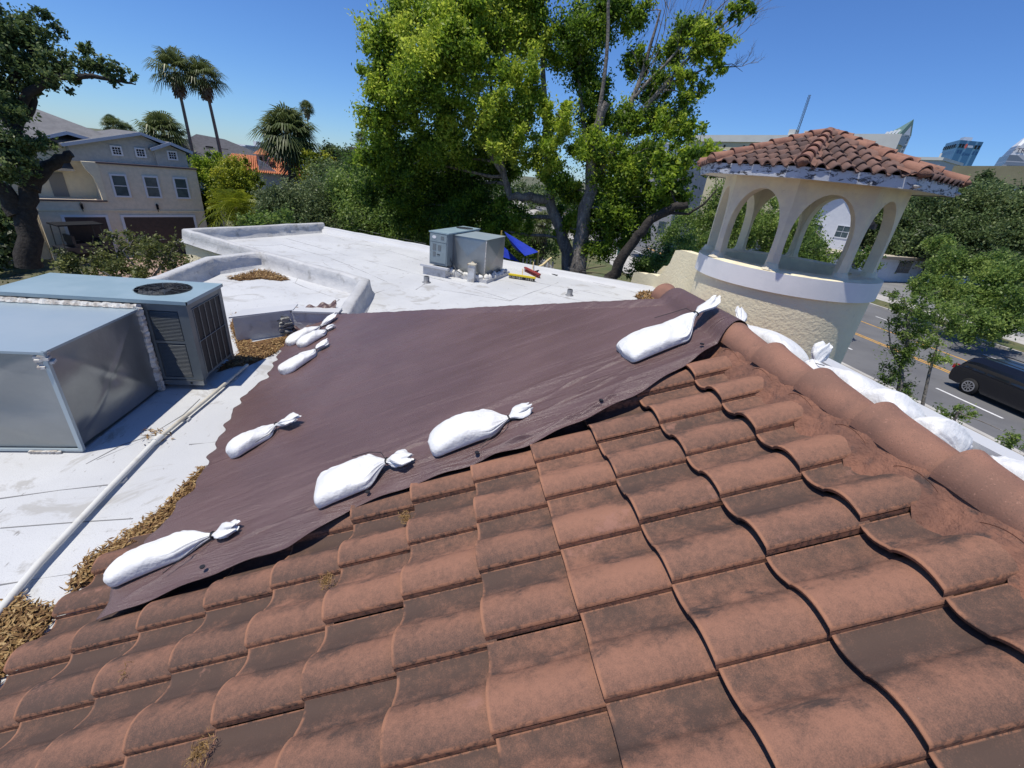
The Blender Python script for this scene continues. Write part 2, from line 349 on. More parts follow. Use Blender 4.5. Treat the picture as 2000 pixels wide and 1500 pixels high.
# seams and cracks in the membrane
seams = [[(-5.8, 14.12), (-5.36, 14.25), (-5.04, 14.61), (-3.38, 13.28), (-2.3, 11.99), (-1.48, 10.91)], [(-5.26, 15.76), (-2.55, 13.39), (-0.56, 11.71), (0.37, 11.08), (1.54, 9.83)], [(-4.73, 17.46), (-1.88, 15.0), (-0.72, 13.74)], [(-3.61, 19.26), (-0.79, 17.06)], [(-7.17, 14.25), (-6.54, 15.46), (-5.79, 17.46)], [(-0.62, 10.59), (0.36, 10.27), (1.47, 9.81)], [(1.47, 9.81), (3.18, 12.12)], [(1.99, 12.2), (3.46, 11.43), (4.87, 10.49)], [(3.04, 13.72), (4.36, 12.46), (5.97, 10.99)], [(4.08, 14.49), (5.81, 12.62)], [(1.78, 11.71), (2.83, 10.59), (4.04, 9.73)], [(-3.4, 3.11), (-3.05, 3.21), (-2.75, 3.26)], [(-3.15, 2.79), (-2.7, 2.84), (-2.33, 2.86)], [(-2.76, 2.29), (-2.53, 2.33), (-2.37, 2.36)], [(-3.11, 3.56), (-3.0, 3.84), (-2.82, 4.02)], [(-3.04, 3.6), (-2.89, 3.91), (-2.74, 4.42), (-2.75, 4.77)], [(-2.13, 3.94), (-2.29, 3.88), (-2.42, 3.86)], [(-5.08, 13.09), (-4.57, 11.86), (-4.25, 11.07)], [(-3.99, 12.5), (-3.58, 11.3), (-3.36, 10.4), (-3.34, 10.16)], [(-3.34, 10.16), (-2.83, 9.67), (-2.32, 9.25), (-2.15, 9.1), (-2.21, 8.75)], [(-3.34, 12.55), (-2.86, 11.73)], [(-0.41, 11.29), (-0.7, 10.28)], [(-1.21, 10.43), (-1.8, 9.18)]]
for s_ in seams:
    pts = []
    for a, b in zip(s_[:-1], s_[1:]):
        L = math.hypot(b[0]-a[0], b[1]-a[1]); n = max(1, int(L/.3))
        pts += [(a[0]+(b[0]-a[0])*k/n+random.uniform(-.014, .014), a[1]+(b[1]-a[1])*k/n+random.uniform(-.014, .014), FZ-.001) for k in range(n)]
    pts.append((*s_[-1], FZ-.001))
    mb = MB(); mb.tube(pts, [random.choice((.0015, .004, .006, .0075)) for _ in pts], 6); mb.build('seam', mat('seam_dirt', (.20, .20, .20), .9), bld)
# under-tile deck and back slope (street side)
dark = mat('underlay', (.05, .035, .03), .95)
mb = MB()
mb.add([(-2.2, -2.2, zslope(-2.2)-.13), (1.97, -2.2, zslope(1.97)-.13), (1.97, 3.3, zslope(1.97)-.13), (-2.2, 7.45, zslope(-2.2)-.13), (-2.2, -2.2, 3.9), (-2.2, 7.45, 3.9)], [(0, 1, 2, 3), (0, 3, 5, 4)])
mb.build('roof_deck', dark, bld)
# S profile tiles
PT = [0, .012, .05, .12, .2, .28, .36, .405, .425, .47, .53, .6, .67, .74, .81, .88, .93, .965, .985, .992]
def prof(t):
    if t < .41: return -.010-.026*math.sin(math.pi*min(1, (t+.03)/.42)**.8)
    u = (t-.41)/.58
    return -.012+.056*math.sin(math.pi*min(1, u*.86+.02))**.75 if u < 1 else 0
m, nt, p, co = mnew('s_tile'); M_tile = m
uvn = nt.nodes.new('ShaderNodeUVMap'); uvn.uv_map = 'uvt'; sp = nt.nodes.new('ShaderNodeSeparateXYZ'); nt.links.new(uvn.outputs[0], sp.inputs[0])
at = nt.nodes.new('ShaderNodeAttribute'); at.attribute_name = 'tint'
def mth(op, a, b=None, c=None, clamp=False):
    n = nt.nodes.new('ShaderNodeMath'); n.operation = op; n.use_clamp = clamp
    for i, v in enumerate((a, b, c)):
        if v is None: continue
        if hasattr(v, 'links'): nt.links.new(v, n.inputs[i])
        else: n.inputs[i].default_value = v
    return n.outputs[0]
def sstep(v, lo, hi):
    n = nt.nodes.new('ShaderNodeMapRange'); n.interpolation_type = 'SMOOTHSTEP'; nt.links.new(v, n.inputs[0]); n.inputs[1].default_value = lo; n.inputs[2].default_value = hi; return n.outputs[0]
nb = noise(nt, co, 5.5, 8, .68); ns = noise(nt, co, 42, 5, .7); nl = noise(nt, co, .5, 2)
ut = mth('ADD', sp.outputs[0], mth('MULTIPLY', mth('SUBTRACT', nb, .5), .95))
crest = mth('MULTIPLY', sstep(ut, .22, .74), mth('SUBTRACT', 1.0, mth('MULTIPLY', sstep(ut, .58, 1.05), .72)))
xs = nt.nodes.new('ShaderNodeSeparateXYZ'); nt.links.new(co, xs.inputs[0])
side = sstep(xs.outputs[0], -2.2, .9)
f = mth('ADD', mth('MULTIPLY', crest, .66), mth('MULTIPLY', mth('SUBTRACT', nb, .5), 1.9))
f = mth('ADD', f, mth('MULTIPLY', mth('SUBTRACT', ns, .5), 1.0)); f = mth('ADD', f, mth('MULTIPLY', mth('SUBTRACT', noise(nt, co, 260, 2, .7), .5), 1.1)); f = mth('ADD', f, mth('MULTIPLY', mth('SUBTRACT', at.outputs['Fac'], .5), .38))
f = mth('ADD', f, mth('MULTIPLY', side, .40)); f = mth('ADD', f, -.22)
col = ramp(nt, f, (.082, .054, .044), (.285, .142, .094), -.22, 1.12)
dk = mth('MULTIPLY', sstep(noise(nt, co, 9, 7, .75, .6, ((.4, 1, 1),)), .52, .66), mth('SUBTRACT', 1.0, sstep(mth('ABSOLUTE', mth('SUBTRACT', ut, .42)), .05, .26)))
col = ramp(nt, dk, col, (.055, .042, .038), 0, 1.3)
tv = mth('MULTIPLY', sstep(noise(nt, co, 3.2, 6, .7), .60, .70), .6); col = ramp(nt, tv, col, (.30, .155, .115), 0, 1)
edge = mth('MULTIPLY', mth('SUBTRACT', 1.0, sstep(sp.outputs[1], .012, .055)), sstep(nb, .34, .52))
edge2 = mth('MULTIPLY', mth('MAXIMUM', sstep(sp.outputs[0], .965, .985), mth('SUBTRACT', 1, sstep(sp.outputs[0], .006, .02))), sstep(ns, .34, .55))
col = ramp(nt, mth('MAXIMUM', edge, mth('MULTIPLY', edge2, .8)), col, (.38, .18, .105), 0, 1.5)
lich = sstep(noise(nt, co, 160, 2, .5), .74, .78); col = ramp(nt, mth('MULTIPLY', lich, .35), col, (.55, .42, .34), 0, 1)
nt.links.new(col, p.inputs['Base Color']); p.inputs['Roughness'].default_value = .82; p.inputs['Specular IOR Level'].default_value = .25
b0 = bumpn(nt, noise(nt, co, 180, 3, .8), .5, .003); nt.links.new(bumpn(nt, noise(nt, co, 14, 4), .35, .012, b0), p.inputs['Normal'])
def tile_mesh(rows, cols, acut, clip, name):
    V = []; F = []; UV = []; TI = []; SM = []
    AL = [0, .006, .04, .3, .6, 1.06]
    for i in rows:
        for j in cols:
            y0 = OY-i*TW; cx, cy = tp((j+.3)*TE, y0-.5*TW, 0)[:2]
            if not clip(cx, cy): continue
            ja, jy, jh = random.gauss(0, .0028), random.gauss(0, .0022), random.gauss(0, .0022); skew = random.gauss(0, .0018); tilt = random.gauss(0, .0025); ti = random.random()
            amax = min((j+1.12)*TE, acut); a0 = j*TE+ja; n = len(PT); base = len(V)
            for al in AL:
                a = a0+al*TE
                if al == 1.06 or a > amax: a = min(a0+1.1*TE, amax)
                for t in PT:
                    h = prof(t)-.042*(a-a0)/TE+jh+tilt*(t-.5)
                    if al == 0: h -= .004
                    V.append(tp(a+skew*(t-.5), y0-t*TW+jy, h)); UV.append((t, (a-a0)/TE)); TI.append(ti)
            for r_ in range(len(AL)-1):
                for k in range(n-1): F.append((base+r_*n+k+1, base+r_*n+k, base+(r_+1)*n+k, base+(r_+1)*n+k+1)); SM.append(True)
            # butt face, tile end, both sides
            b2 = len(V)
            for k, t in enumerate(PT):
                for dh, v in ((0, 0.), (-.017, -.3)):
                    q = tp(a0+(0 if dh == 0 else .004)+skew*(t-.5), y0-t*TW+jy, prof(t)+jh-.004+tilt*(t-.5)+dh); V.append(q); UV.append((t, .0 if dh == 0 else .3)); TI.append(ti)
            for k in range(n-1): F.append((b2+2*k, b2+2*k+2, b2+2*k+3, b2+2*k+1)); SM.append(False)
            for t in (PT[0], PT[-1]):
                b3 = len(V)
                for a_ in (a0, amax):
                    for dh in (0, -.026):
                        V.append(tp(a_, y0-t*TW+jy, prof(t)-.042*(a_-a0)/TE+jh-.002+dh)); UV.append((t, .5)); TI.append(ti)
                F.append((b3, b3+1, b3+3, b3+2)); SM.append(False)
    me = bpy.data.meshes.new(name); me.from_pydata(V, [], F); me.polygons.foreach_set('use_smooth', SM)
    uvl = me.uv_layers.new(name='uvt'); li = np.empty(len(me.loops), np.int32); me.loops.foreach_get('vertex_index', li)
    uvl.data.foreach_set('uv', np.array(UV, np.float32)[li].ravel())
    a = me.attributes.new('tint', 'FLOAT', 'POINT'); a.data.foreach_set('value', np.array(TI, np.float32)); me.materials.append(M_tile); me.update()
    o = bpy.data.objects.new(name, me); COL.objects.link(o); o.parent = bld; return o
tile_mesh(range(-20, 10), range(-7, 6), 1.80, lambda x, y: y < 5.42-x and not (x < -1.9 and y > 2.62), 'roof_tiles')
# mortar bed under the caps
M_mortar = mat('mortar', (.15, .072, .05), .9, (.24, .11, .07), 7, col3=(.07, .045, .038), sc3=12, lo3=.56, hi3=.72, bsc=30, bst=.9, bd=.02)
nz = lambda x, y: .5*math.sin(7.1*x+3*y)+.5*math.sin(17.3*y+2*x)
def mort(u, v):
    y = -2.0+5.35*v; a = 1.70+.22*u; k = ((y-OY)/TW) % 1.0; t = 1-k
    h = (prof(t) if t < .99 else 0)*(1-u)*.9+.07*u**1.5-.035*(1-u)+.006*nz(a*3, y*3)
    aa = a+.03*math.sin(2*math.pi*k)*(1-u)
    return tp(aa+.01*nz(y*2, 1), y, h)
mb = MB(); mb.grid(mort, 8, 170); mb.build('mortar_bed', M_mortar, bld)
# ridge caps
m, nt, p, co = mnew('ridge_tile'); M_cap = m
nb = noise(nt, co, 4, 7, .65); c = ramp(nt, nb, (.275, .135, .09), (.195, .10, .07), .35, .65); c = ramp(nt, noise(nt, co, 11, 8, .75), c, (.12, .065, .05), .56, .78)
c = ramp(nt, noise(nt, co, 90, 4, .7), c, (.42, .22, .155), .58, .78); c = ramp(nt, noise(nt, co, 240, 2, .7), c, (.12, .07, .052), .54, .74)
nt.links.new(c, p.inputs['Base Color']); p.inputs['Roughness'].default_value = .82
nt.links.new(bumpn(nt, noise(nt, co, 150, 3, .8), .5, .003), p.inputs['Normal'])
def cap(a, b, r0, r1, lift=.03, m=M_cap, parent=None, name='ridge_cap', up=(0, 0, 1), hole=True, arc=1.04):
    "barrel cap from a (wide, near end) to b"
    a, b = Vector(a), Vector(b); d = (b-a).normalized(); s_ = d.cross(Vector(up)).normalized(); u = s_.cross(d).normalized(); mb = MB()
    def fn(U, v, dr=0):
        c_ = a.lerp(b, v)+u*lift*(1-v)*.5; r = (r0+(r1-r0)*v)+dr; t = (U-.5)*math.pi*arc
        r *= 1+.06*max(0, 1-v*7)                       # lip at the near end
        return c_+s_*math.sin(t)*r*1.02+u*(math.cos(t)*r)
    mb.grid(fn, 18, 10, True, 0); mb.grid(lambda U, v: fn(U, v, -.018), 18, 2, True, 0, True)
    for v in (0, 1): mb.grid(lambda U, w, v=v: fn(U, v, -.018*w), 18, 1, False, 0, v == 1)
    for U in (0, 1): mb.grid(lambda v, w, U=U: fn(U, v, -.018*w), 10, 1, False, 0, U == 0)
    if hole:
        q = fn(.46, .32); mb.tube([q+u*.001, q-u*.004], .004, 6)
    return mb.build(name, m, parent or bld)
ys = [1.855-.372*k for k in range(-5, 10)]
for y in ys:
    if y > 3.4: continue
    cap((1.985+random.uniform(-.006, .006), y+.372, 6.005), (1.985, y-.05, 5.99), .115, .097, .036)
# hip at the far end (tarp covers it)
for k in range(9):
    a = Vector((1.9-.36*k*.9, 3.42+.36*k*.9, 5.96-.36*k*.9*.4142)); b = a+Vector((-.30, .30, -.124)); cap(b+Vector((-.04, .04, -.015)), a, .075, .07, .0, hole=False)
# street side slope with a low white curb
def bz(x): return 5.98-(x-2)*.42
mb = MB(); mb.add([(2.0, -2.2, 5.98), (6.1, -2.2, bz(6.1)), (6.1, 7.4, bz(6.1)), (2.0, 3.3, 5.98)], [(0, 1, 2, 3)]); mb.add([(2.0, 3.3, 5.95), (6.1, 7.4, bz(6.1)-.03), (-2.2, 7.5, bz(6.1)-.03)], [(0, 1, 2)])
mb.build('back_slope', M_mortar, bld)
mb = MB(); mb.box(2.60, 2.72, -2.2, 2.55, 5.3, 5.945); mb.build('white_curb', M_membrane, bld)
# caps along the curb that runs to the tower
A0 = Vector((5.40, 10.0, 4.66)); B0 = Vector((4.36, 5.87, 5.14)); n = 11
mb = MB(); mb.bar(A0+Vector((0, 0, -.42)), B0+Vector((0, 0, -.46)), .30, .80); mb.build('cap_curb', M_membrane, bld)
for k in range(n):
    a = B0.lerp(A0, k/n); b = B0.lerp(A0, (k+1.08)/n); cap(a, b, .112, .10, .03, hole=False)
# curved stucco gable wall beside the tower
gp = [(13.6, 4.0), (13.5, 4.42), (13.2, 4.50), (12.97, 4.53), (12.6, 4.56), (12.42, 4.63), (12.1, 4.66), (11.85, 4.66), (11.68, 4.75), (11.55, 4.88), (11.45, 5.02), (11.33, 5.15), (11.26, 5.35), (11.2, 5.50), (10.9, 5.56), (10.4, 5.57), (9.6, 5.60), (8.0, 5.6)]
mb = MB(); mb.extr([(6.0, y, z) for y, z in gp]+[(6.0, 8.0, 0), (6.0, 13.6, 0)], (.28, 0, 0)); mb.extr([(6.5, y, z) for y, z in [(13.0, 4.2), (12.9, 4.6), (12.6, 4.85), (12.2, 4.92), (11.8, 4.85), (11.5, 4.6), (11.4, 4.2)]], (.2, 0, 0))
mb.build('gable_wall', M_stucco, bld)
# low planter box at the corner of the side wall
mb = MB(); mb.box(-7.9, -7.3, 12.9, 13.5, 0, 3.0); mb.box(-8.0, -7.2, 12.8, 13.6, 3.0, 3.12); mb.build('wall_pier', M_stucco_b, bld)

# ================================================================ tarp
m, nt, p, co = mnew('brown_tarp'); M_tarp = m
mp = nt.nodes.new('ShaderNodeMapping'); nt.links.new(co, mp.inputs[0]); mp.inputs['Rotation'].default_value = (0, 0, .18); mp.inputs['Scale'].default_value = (.35, 3.2, 1)
w1 = nt.nodes.new('ShaderNodeTexNoise'); w1.inputs['Scale'].default_value = 2.3; w1.inputs['Detail'].default_value = 5; w1.inputs['Distortion'].default_value = .8; nt.links.new(mp.outputs[0], w1.inputs['Vector'])
c = ramp(nt, noise(nt, co, 1.1, 4), (.140, .086, .082), (.115, .069, .066), .35, .65); c = ramp(nt, noise(nt, co, 95, 2), c, (.21, .15, .155), .72, .78)
nt.links.new(c, p.inputs['Base Color']); p.inputs['Roughness'].default_value = .40; p.inputs['Specular IOR Level'].default_value = .6
b1 = bumpn(nt, w1.outputs[0], .45, .03)
# crumpled, glossier creases along the free lower edge
xs_ = nt.nodes.new('ShaderNodeSeparateXYZ'); nt.links.new(co, xs_.inputs[0])
def mm(op, a, b=None):
    n = nt.nodes.new('ShaderNodeMath'); n.operation = op; n.use_clamp = op == 'MULTIPLY'
    for i, v in enumerate((a, b)):
        if v is None: continue
        if hasattr(v, 'links'): nt.links.new(v, n.inputs[i])
        else: n.inputs[i].default_value = v
    return n.outputs[0]
def ss(v, lo, hi):
    n = nt.nodes.new('ShaderNodeMapRange'); n.interpolation_type = 'SMOOTHSTEP'; nt.links.new(v, n.inputs[0]); n.inputs[1].default_value = lo; n.inputs[2].default_value = hi; return n.outputs[0]
yy = mm('SUBTRACT', xs_.outputs[1], mm('MULTIPLY_ADD', xs_.outputs[0], .13)) if False else mm('SUBTRACT', xs_.outputs[1], mm('MULTIPLY', mm('ADD', xs_.outputs[0], 2.2), .16))
near = mm('SUBTRACT', 1.0, ss(yy, 1.9, 2.8)); st = noise(nt, co, 2.6, 6, .62, .4, ((.5, 4.2, 1), (0, 0, .20)))
cr = mm('MULTIPLY', mm('MULTIPLY', near, ss(st, .40, .56)), .5)
cn = nt.nodes.new('ShaderNodeBump'); cn.inputs['Distance'].default_value = .030; nt.links.new(noise(nt, co, 3.2, 3, .6, .8, ((1.2, 13, 1), (0, 0, .16))), cn.inputs['Height']); nt.links.new(cr, cn.inputs['Strength']); nt.links.new(b1, cn.inputs['Normal'])
b2 = bumpn(nt, noise(nt, co, 150, 3, .85), 1.0, .0035, cn.outputs[0]); nt.links.new(b2, p.inputs['Normal'])
rg = nt.nodes.new('ShaderNodeMapRange'); nt.links.new(cr, rg.inputs[0]); rg.inputs[3].default_value = .36; rg.inputs[4].default_value = .24; nt.links.new(rg.outputs[0], p.inputs['Roughness'])
def pl(pts, x):
    if x <= pts[0][0]: return pts[0][1]
    for (a, b), (c_, d) in zip(pts[:-1], pts[1:]):
        if x <= c_: return b+(d-b)*(x-a)/(c_-a)
    return pts[-1][1]
TLOW = [(-2.2, 1.80), (-1.78, 1.80), (-1.17, 1.88), (-.83, 1.90), (-.5, 2.05), (-.18, 2.08), (.18, 2.09), (.5, 2.10), (.76, 2.16), (1.18, 2.26), (1.55, 2.40), (2.0, 2.62), (2.4, 2.7)]
TLEFT = [(1.8, -1.80), (2.07, -1.92), (2.4, -1.90), (3.0, -1.88), (3.6, -2.02), (4.4, -2.19), (4.8, -2.22), (5.06, -2.10), (5.7, -2.22), (6.3, -2.33), (6.9, -2.39), (7.7, -2.42), (8.2, -2.42)]
def smooth(a, b, x): t = min(1, max(0, (x-a)/(b-a))); return t*t*(3-2*t)
FOLDS = [[(0.332, 2.494), (0.641, 2.529), (0.934, 2.621), (1.323, 2.742)], [(0.446, 2.325), (0.745, 2.386), (0.992, 2.459), (1.311, 2.613)], [(0.461, 2.197), (0.768, 2.209), (1.001, 2.275), (1.276, 2.472)], [(-0.396, 2.384), (-0.206, 2.466), (-0.038, 2.469)], [(-0.312, 2.233), (-0.095, 2.272), (0.031, 2.283)], [(0.244, 2.16), (0.548, 2.172), (0.801, 2.219), (1.138, 2.313)], [(-0.907, 2.13), (-0.675, 2.175)], [(-0.177, 2.113), (0.122, 2.1), (0.389, 2.103), (0.607, 2.164)], [(-1.735, 1.891), (-1.605, 1.96), (-1.367, 2.066)], [(0.968, 2.168), (1.172, 2.233), (1.386, 2.307)], [(-1.303, 2.058), (-1.017, 2.095), (-0.718, 2.107)], [(0.123, 2.15), (0.364, 2.155), (0.671, 2.182)], [(-0.881, 3.014), (-0.419, 3.105), (0.145, 3.185)], [(-1.648, 4.375), (-0.876, 4.272), (0.174, 4.483)], [(-2.058, 5.239), (-1.361, 4.963), (-0.697, 5.381)]]
def folds(x, y):
    h = 0
    for n_, l in enumerate(FOLDS):
        if not (l[0][0]-.05 < x < l[-1][0]+.05): continue
        yf = pl(l, x); t_ = (x-l[0][0])/(l[-1][0]-l[0][0]); e_ = max(0, math.sin(math.pi*min(1, max(0, t_))))**.6*(.65+.35*math.sin(23*x+n_*2))
        w_ = .0125+.004*math.sin(11*x+n_); a_ = (.021 if n_ < 12 else .008); d_ = y-yf-.008*math.sin(9*x+n_)
        if abs(d_) < .07: h += a_*e_*math.exp(-(d_/w_)**2)
    return h
def tarp_pt(u, v):
    v = v**1.55
    yl0 = 1.8; xl_ = -1.8
    # left end follows TLEFT, right end laps over the ridge cap
    xr = 2.20
    yhip = lambda x: 5.32-x
    for _ in range(3):
        y = pl(TLOW, xl_+(xr-xl_)*u)*(1-v)+(yhip(xl_+(xr-xl_)*u)+.45)*v
        xl_ = pl(TLEFT, y)
    xl2 = xl_+.022*math.sin(y*2*math.pi/TW)+.012*math.sin(y*31); x = xl2+(xr-xl2)*u
    y = pl(TLOW, x)*(1-v)+(yhip(x)+.35+.02*math.sin(x*19))*v
    k = ((y-OY)/TW) % 1; tile = .42*(prof(1-k if k > .008 else .99)+.01)
    z = zslope(min(x, 1.97))+.065+tile*.15
    z -= .028*math.exp(-((v)/.02)**2)*(.4+.6*math.sin(x*9)**2)                      # free edge sags between tiles
    A_ = .55+.45*math.sin(1.1*x+2.3*y); wv = .0018*math.sin(7*(y-.30*x)+1.5*math.sin(1.3*x))*smooth(0, .2, v)+.0022*A_*math.sin(23*(y-.38*x)+2*math.sin(2.1*x+.5))+.0014*math.sin(61*(y-.30*x)+3*math.sin(1.7*x))*(1-A_)
    wv += .012*math.exp(-((y-2.55-.14*(x+.2)-.05*math.sin(2*x))/.035)**2)*smooth(-2, 0, x)+.010*math.exp(-((y-2.30-.10*x)/.025)**2)*smooth(-1.5, 1, x)
    z += wv+folds(x, y)
    s_ = (y-yhip(x))/1.0
    if s_ > -.12: z -= max(0, s_)*.55+.0*s_; z += .03*math.exp(-(s_/.1)**2)
    dx = x-1.985; r = .145
    if abs(dx) < .2 and y < 3.5:
        zc = 6.0+math.sqrt(max(0, r*r-dx*dx)) if abs(dx) < r else 0
        z = max(z, zc+.012)
    if x > 2.0: z = min(z, max(6.0+math.sqrt(max(0, r*r-dx*dx))+.012 if dx < r else 0, bz(x)+.09))
    return (x, y, z)
def ptarp(x, y): return zslope(x)+.07
tarp = thing('tarp', 'brown plastic tarp spread over the far part of the tiled slope', 'tarp', (0, 0, 0))
mb = MB(); mb.grid(tarp_pt, 200, 330); mb.build('sheet', M_tarp, tarp, solid=.003)
for x in (-1.3, -.42, .22, .98, 1.72): 
    y = pl(TLOW, x)+.05; z = zslope(x)+.082; mb = MB(); mb.tube([(x-.006*VZ, y, z), (x-.006*VZ, y, z+.006)], .014, 12); mb.build('grommet', M_blackcord, tarp)
mb = MB(); mb.grid(lambda u, v: (-2.42+.62*u+.02*math.sin(9*v), 6.95+.22*v+.15*u, 4.27+.30*v+.03*math.sin(20*u+7*v)+.02*math.sin(33*v)+.12*u), 24, 16); mb.build('loose_flap', M_tarp, tarp, solid=.003)

# ================================================================ sandbags
def sandbag(label, p0, p1, p2, W, Hh,  n=(-VZ, 0, VX), seed=0, sag=.0, curl=0., group='white sandbags holding down the tarp', square=3.2, tuft=1.):
    rr = random.Random(seed); p0, p1, p2 = Vector(p0), Vector(p1), Vector(p2); n = Vector(n).normalized()
    loc = (p0+p1)/2; t = thing('sandbag', label, 'sandbag', loc, 0, group)
    ax = (p1-p0); L = ax.length; ax = (ax-n*ax.dot(n)).normalized(); sd = n.cross(ax)
    ph = [rr.uniform(0, 6.28) for _ in range(8)]; a0 = p0-loc
    def prof_w(s):
        return (1-abs(1-min(1, s/.16))**square)**(1/square)* 1.0 if s < .16 else (1-.06*s)*(1-smooth(.72+.08*math.sin(ph[6]), 1.03, s)**1.2*.90)
    def fn(u, v):
        s = v; th = u*2*math.pi; w_ = W/2*max(.10, prof_w(max(.0, s))); hh = Hh*(.12+.88*math.sin(math.pi*min(1, (.03+s*.97)**.66))**.6)*(1-.07*math.sin(5*s+ph[0]))
        hh = max(hh, .030)*(1-smooth(.8, 1, s)*.35)
        c_, s2 = math.cos(th), math.sin(th); e = .72
        X = w_*math.copysign(abs(c_)**e, c_); Yh = hh*.5*math.copysign(abs(s2)**(.9 if s2 > 0 else .45), s2)
        wr = 1+.05*math.sin(13*th+ph[1]+2*s)*smooth(.55, .95, s)+.018*math.sin(3*th+ph[2]+5*s)+.03*math.sin(29*th+ph[3]+2*math.sin(5*s))*smooth(.5, .9, s)
        X *= wr; Yh *= wr
        fold = .0035*math.sin(34*s+6*c_+ph[4]+2*math.sin(9*c_))*smooth(.1, .8, c_)*(1-smooth(.8, 1, s))+.004*math.sin(9*s-4*c_+ph[5])+.010*math.exp(-((s-.62-.16*c_)/.05)**2)
        Yh += fold*(s2 > 0)*smooth(0, .2, s2 if s2 > 0 else 0)
        cen = a0+ax*(L*s)+sd*(curl*math.sin(math.pi*s)+sag*s*s)
        lift = hh*.5-.012+smooth(.7, 1, s)*max(0, (p1-p0).dot(n))
        return cen+sd*X+n*(Yh+lift)
    mb = MB(); mb.grid(fn, 72, 46); k = [fn(i/72, 0) for i in range(72)]; mb.add(k, [tuple(range(72))])
    mb.build('bag', M_sand, t)
    nk = sum((fn(i/8, 1) for i in range(8)), Vector())/8
    d2 = (p2-loc)-nk; d2 = d2 if d2.length > .03 else ax*.08; D2 = d2.normalized(); s3 = D2.cross(n).normalized(); n3 = s3.cross(D2)
    def tf(u, v):
        th = u*2*math.pi; r = (.012+.034*tuft*smooth(0, .45, v))*(1-.45*smooth(.7, 1, v)); wv = 1+.30*math.sin(5*th+ph[6]+3*v)*v+.22*math.sin(3*th+ph[7]+6*v)+.12*math.sin(11*th+9*v)
        return nk+D2*(d2.length*v*(1+.10*math.sin(4*th+ph[3])))+s3*(math.cos(th)*r*wv*1.3+.02*math.sin(3*v+ph[1])*v)+n3*(math.sin(th)*r*.6*wv+.014*math.sin(4*v+ph[2])*v)
    mb = MB(); mb.grid(tf, 40, 12); k = [tf(i/40, 1) for i in range(40)]; cc = sum(k, Vector())/40-D2*.025
    mb.add(k+[cc], [(i, (i+1) % 40, 40) for i in range(40)], 0, True); mb.build('tuft', M_sand, t)
    mb = MB(); ring = [nk+.022*(math.cos(i*.785)*s3+.8*math.sin(i*.785)*n3) for i in range(9)]; mb.tube(ring, .005, 6)
    e = nk; pts = [e]+[e+sd*(.03+.05*i)*(-1 if seed % 2 else 1)-ax*.025*i*i+n*(.015+.02*math.sin(i+ph[0])) for i in range(1, 4)]; mb.tube(pts, .0025, 5)
    mb.build('tie_cord', M_blackcord, t)
    return t
def on(x, y, h=.0): return (x-VZ*h, y, zslope(x)+.075+h*VX)
sandbag('white sandbag at the lowest left corner of the tarp, pointed end over bare tiles', on(-1.93, 2.07), on(-1.36, 2.17, .02), on(-1.20, 2.17, .03), .21, .13, seed=1, square=1.6)
sandbag('fat square-ended white sandbag at the tarp edge, second from the left along its lower edge', on(-.74, 2.235), on(-.32, 2.31, .05), on(-.165, 2.28, .055), .31, .13, seed=2, square=5)
sandbag('white sandbag lying mid-way along the lower tarp edge, between the square-ended bag and the ridge', on(-.06, 2.36), on(.44, 2.39, .02), on(.58, 2.42, .04), .27, .135, seed=3, square=3)
sandbag('white sandbag high on the tarp near the ridge, tuft raised by its black tie', on(1.27, 2.73), on(1.80, 2.78, .12), on(2.00, 2.86, .15), .30, .12, seed=4, square=5, tuft=.7)
sandbag('pointed white sandbag alone in the middle of the left side of the tarp', on(-1.72, 3.19), on(-1.42, 3.46, .04), on(-1.20, 3.40, .06), .22, .12, seed=5, square=1.7)
sandbag('rounded white sandbag on the left tarp edge, just below the close pair', on(-1.86, 4.92), on(-1.60, 5.38, .04), on(-1.50, 5.55, .05), .28, .12, seed=6, square=2.2)
sandbag('rear white sandbag of the close pair at the far left corner of the tarp', on(-2.20, 6.15), on(-1.88, 6.62, .02), on(-1.68, 6.86, .05), .28, .12, seed=7, square=2.2, tuft=1.2)
sandbag('front white sandbag of the close pair at the far left corner of the tarp', on(-1.95, 5.85), on(-1.68, 6.22, .03), on(-1.62, 6.36, .04), .26, .12, seed=8, square=2.2)
NB = (.38, 0, .92)
def ob(x, y, h=0): return (x+.38*h, y, bz(x)+.06+h)
sandbag('long white sandbag slung behind the ridge beside the tower, tuft standing up', ob(2.36, 2.42, .0), ob(2.42, 3.16, .10), ob(2.45, 3.36, .20), .32, .17, NB, 11, square=2, group='white sandbags behind the ridge', tuft=.8)
sandbag('white sandbag behind the ridge with its crumpled tuft in front of the tower wall', ob(2.36, 1.80), ob(2.38, 2.30, .10), ob(2.40, 2.38, .22), .36, .17, NB, 12, square=2.5, group='white sandbags behind the ridge', tuft=.8)
sandbag('white sandbag behind the ridge, third from the tower, below the young street tree', ob(2.38, 1.86), ob(2.40, 1.60, .05), ob(2.41, 1.53, .10), .36, .19, NB, 13, square=2.5, group='white sandbags behind the ridge', tuft=.7)
sandbag('white sandbag behind the ridge with a loose knotted cord, second nearest the camera', ob(2.38, 1.56), ob(2.40, 1.38, .03), ob(2.41, 1.33, .05), .38, .19, NB, 14, square=2.5, group='white sandbags behind the ridge', tuft=.6)
sandbag('white sandbag behind the ridge nearest the camera, at the right edge of the picture', ob(2.38, .92), ob(2.38, 1.30, .04), ob(2.38, 1.35, .05), .38, .20, NB, 15, square=2.5, group='white sandbags behind the ridge', tuft=.6)
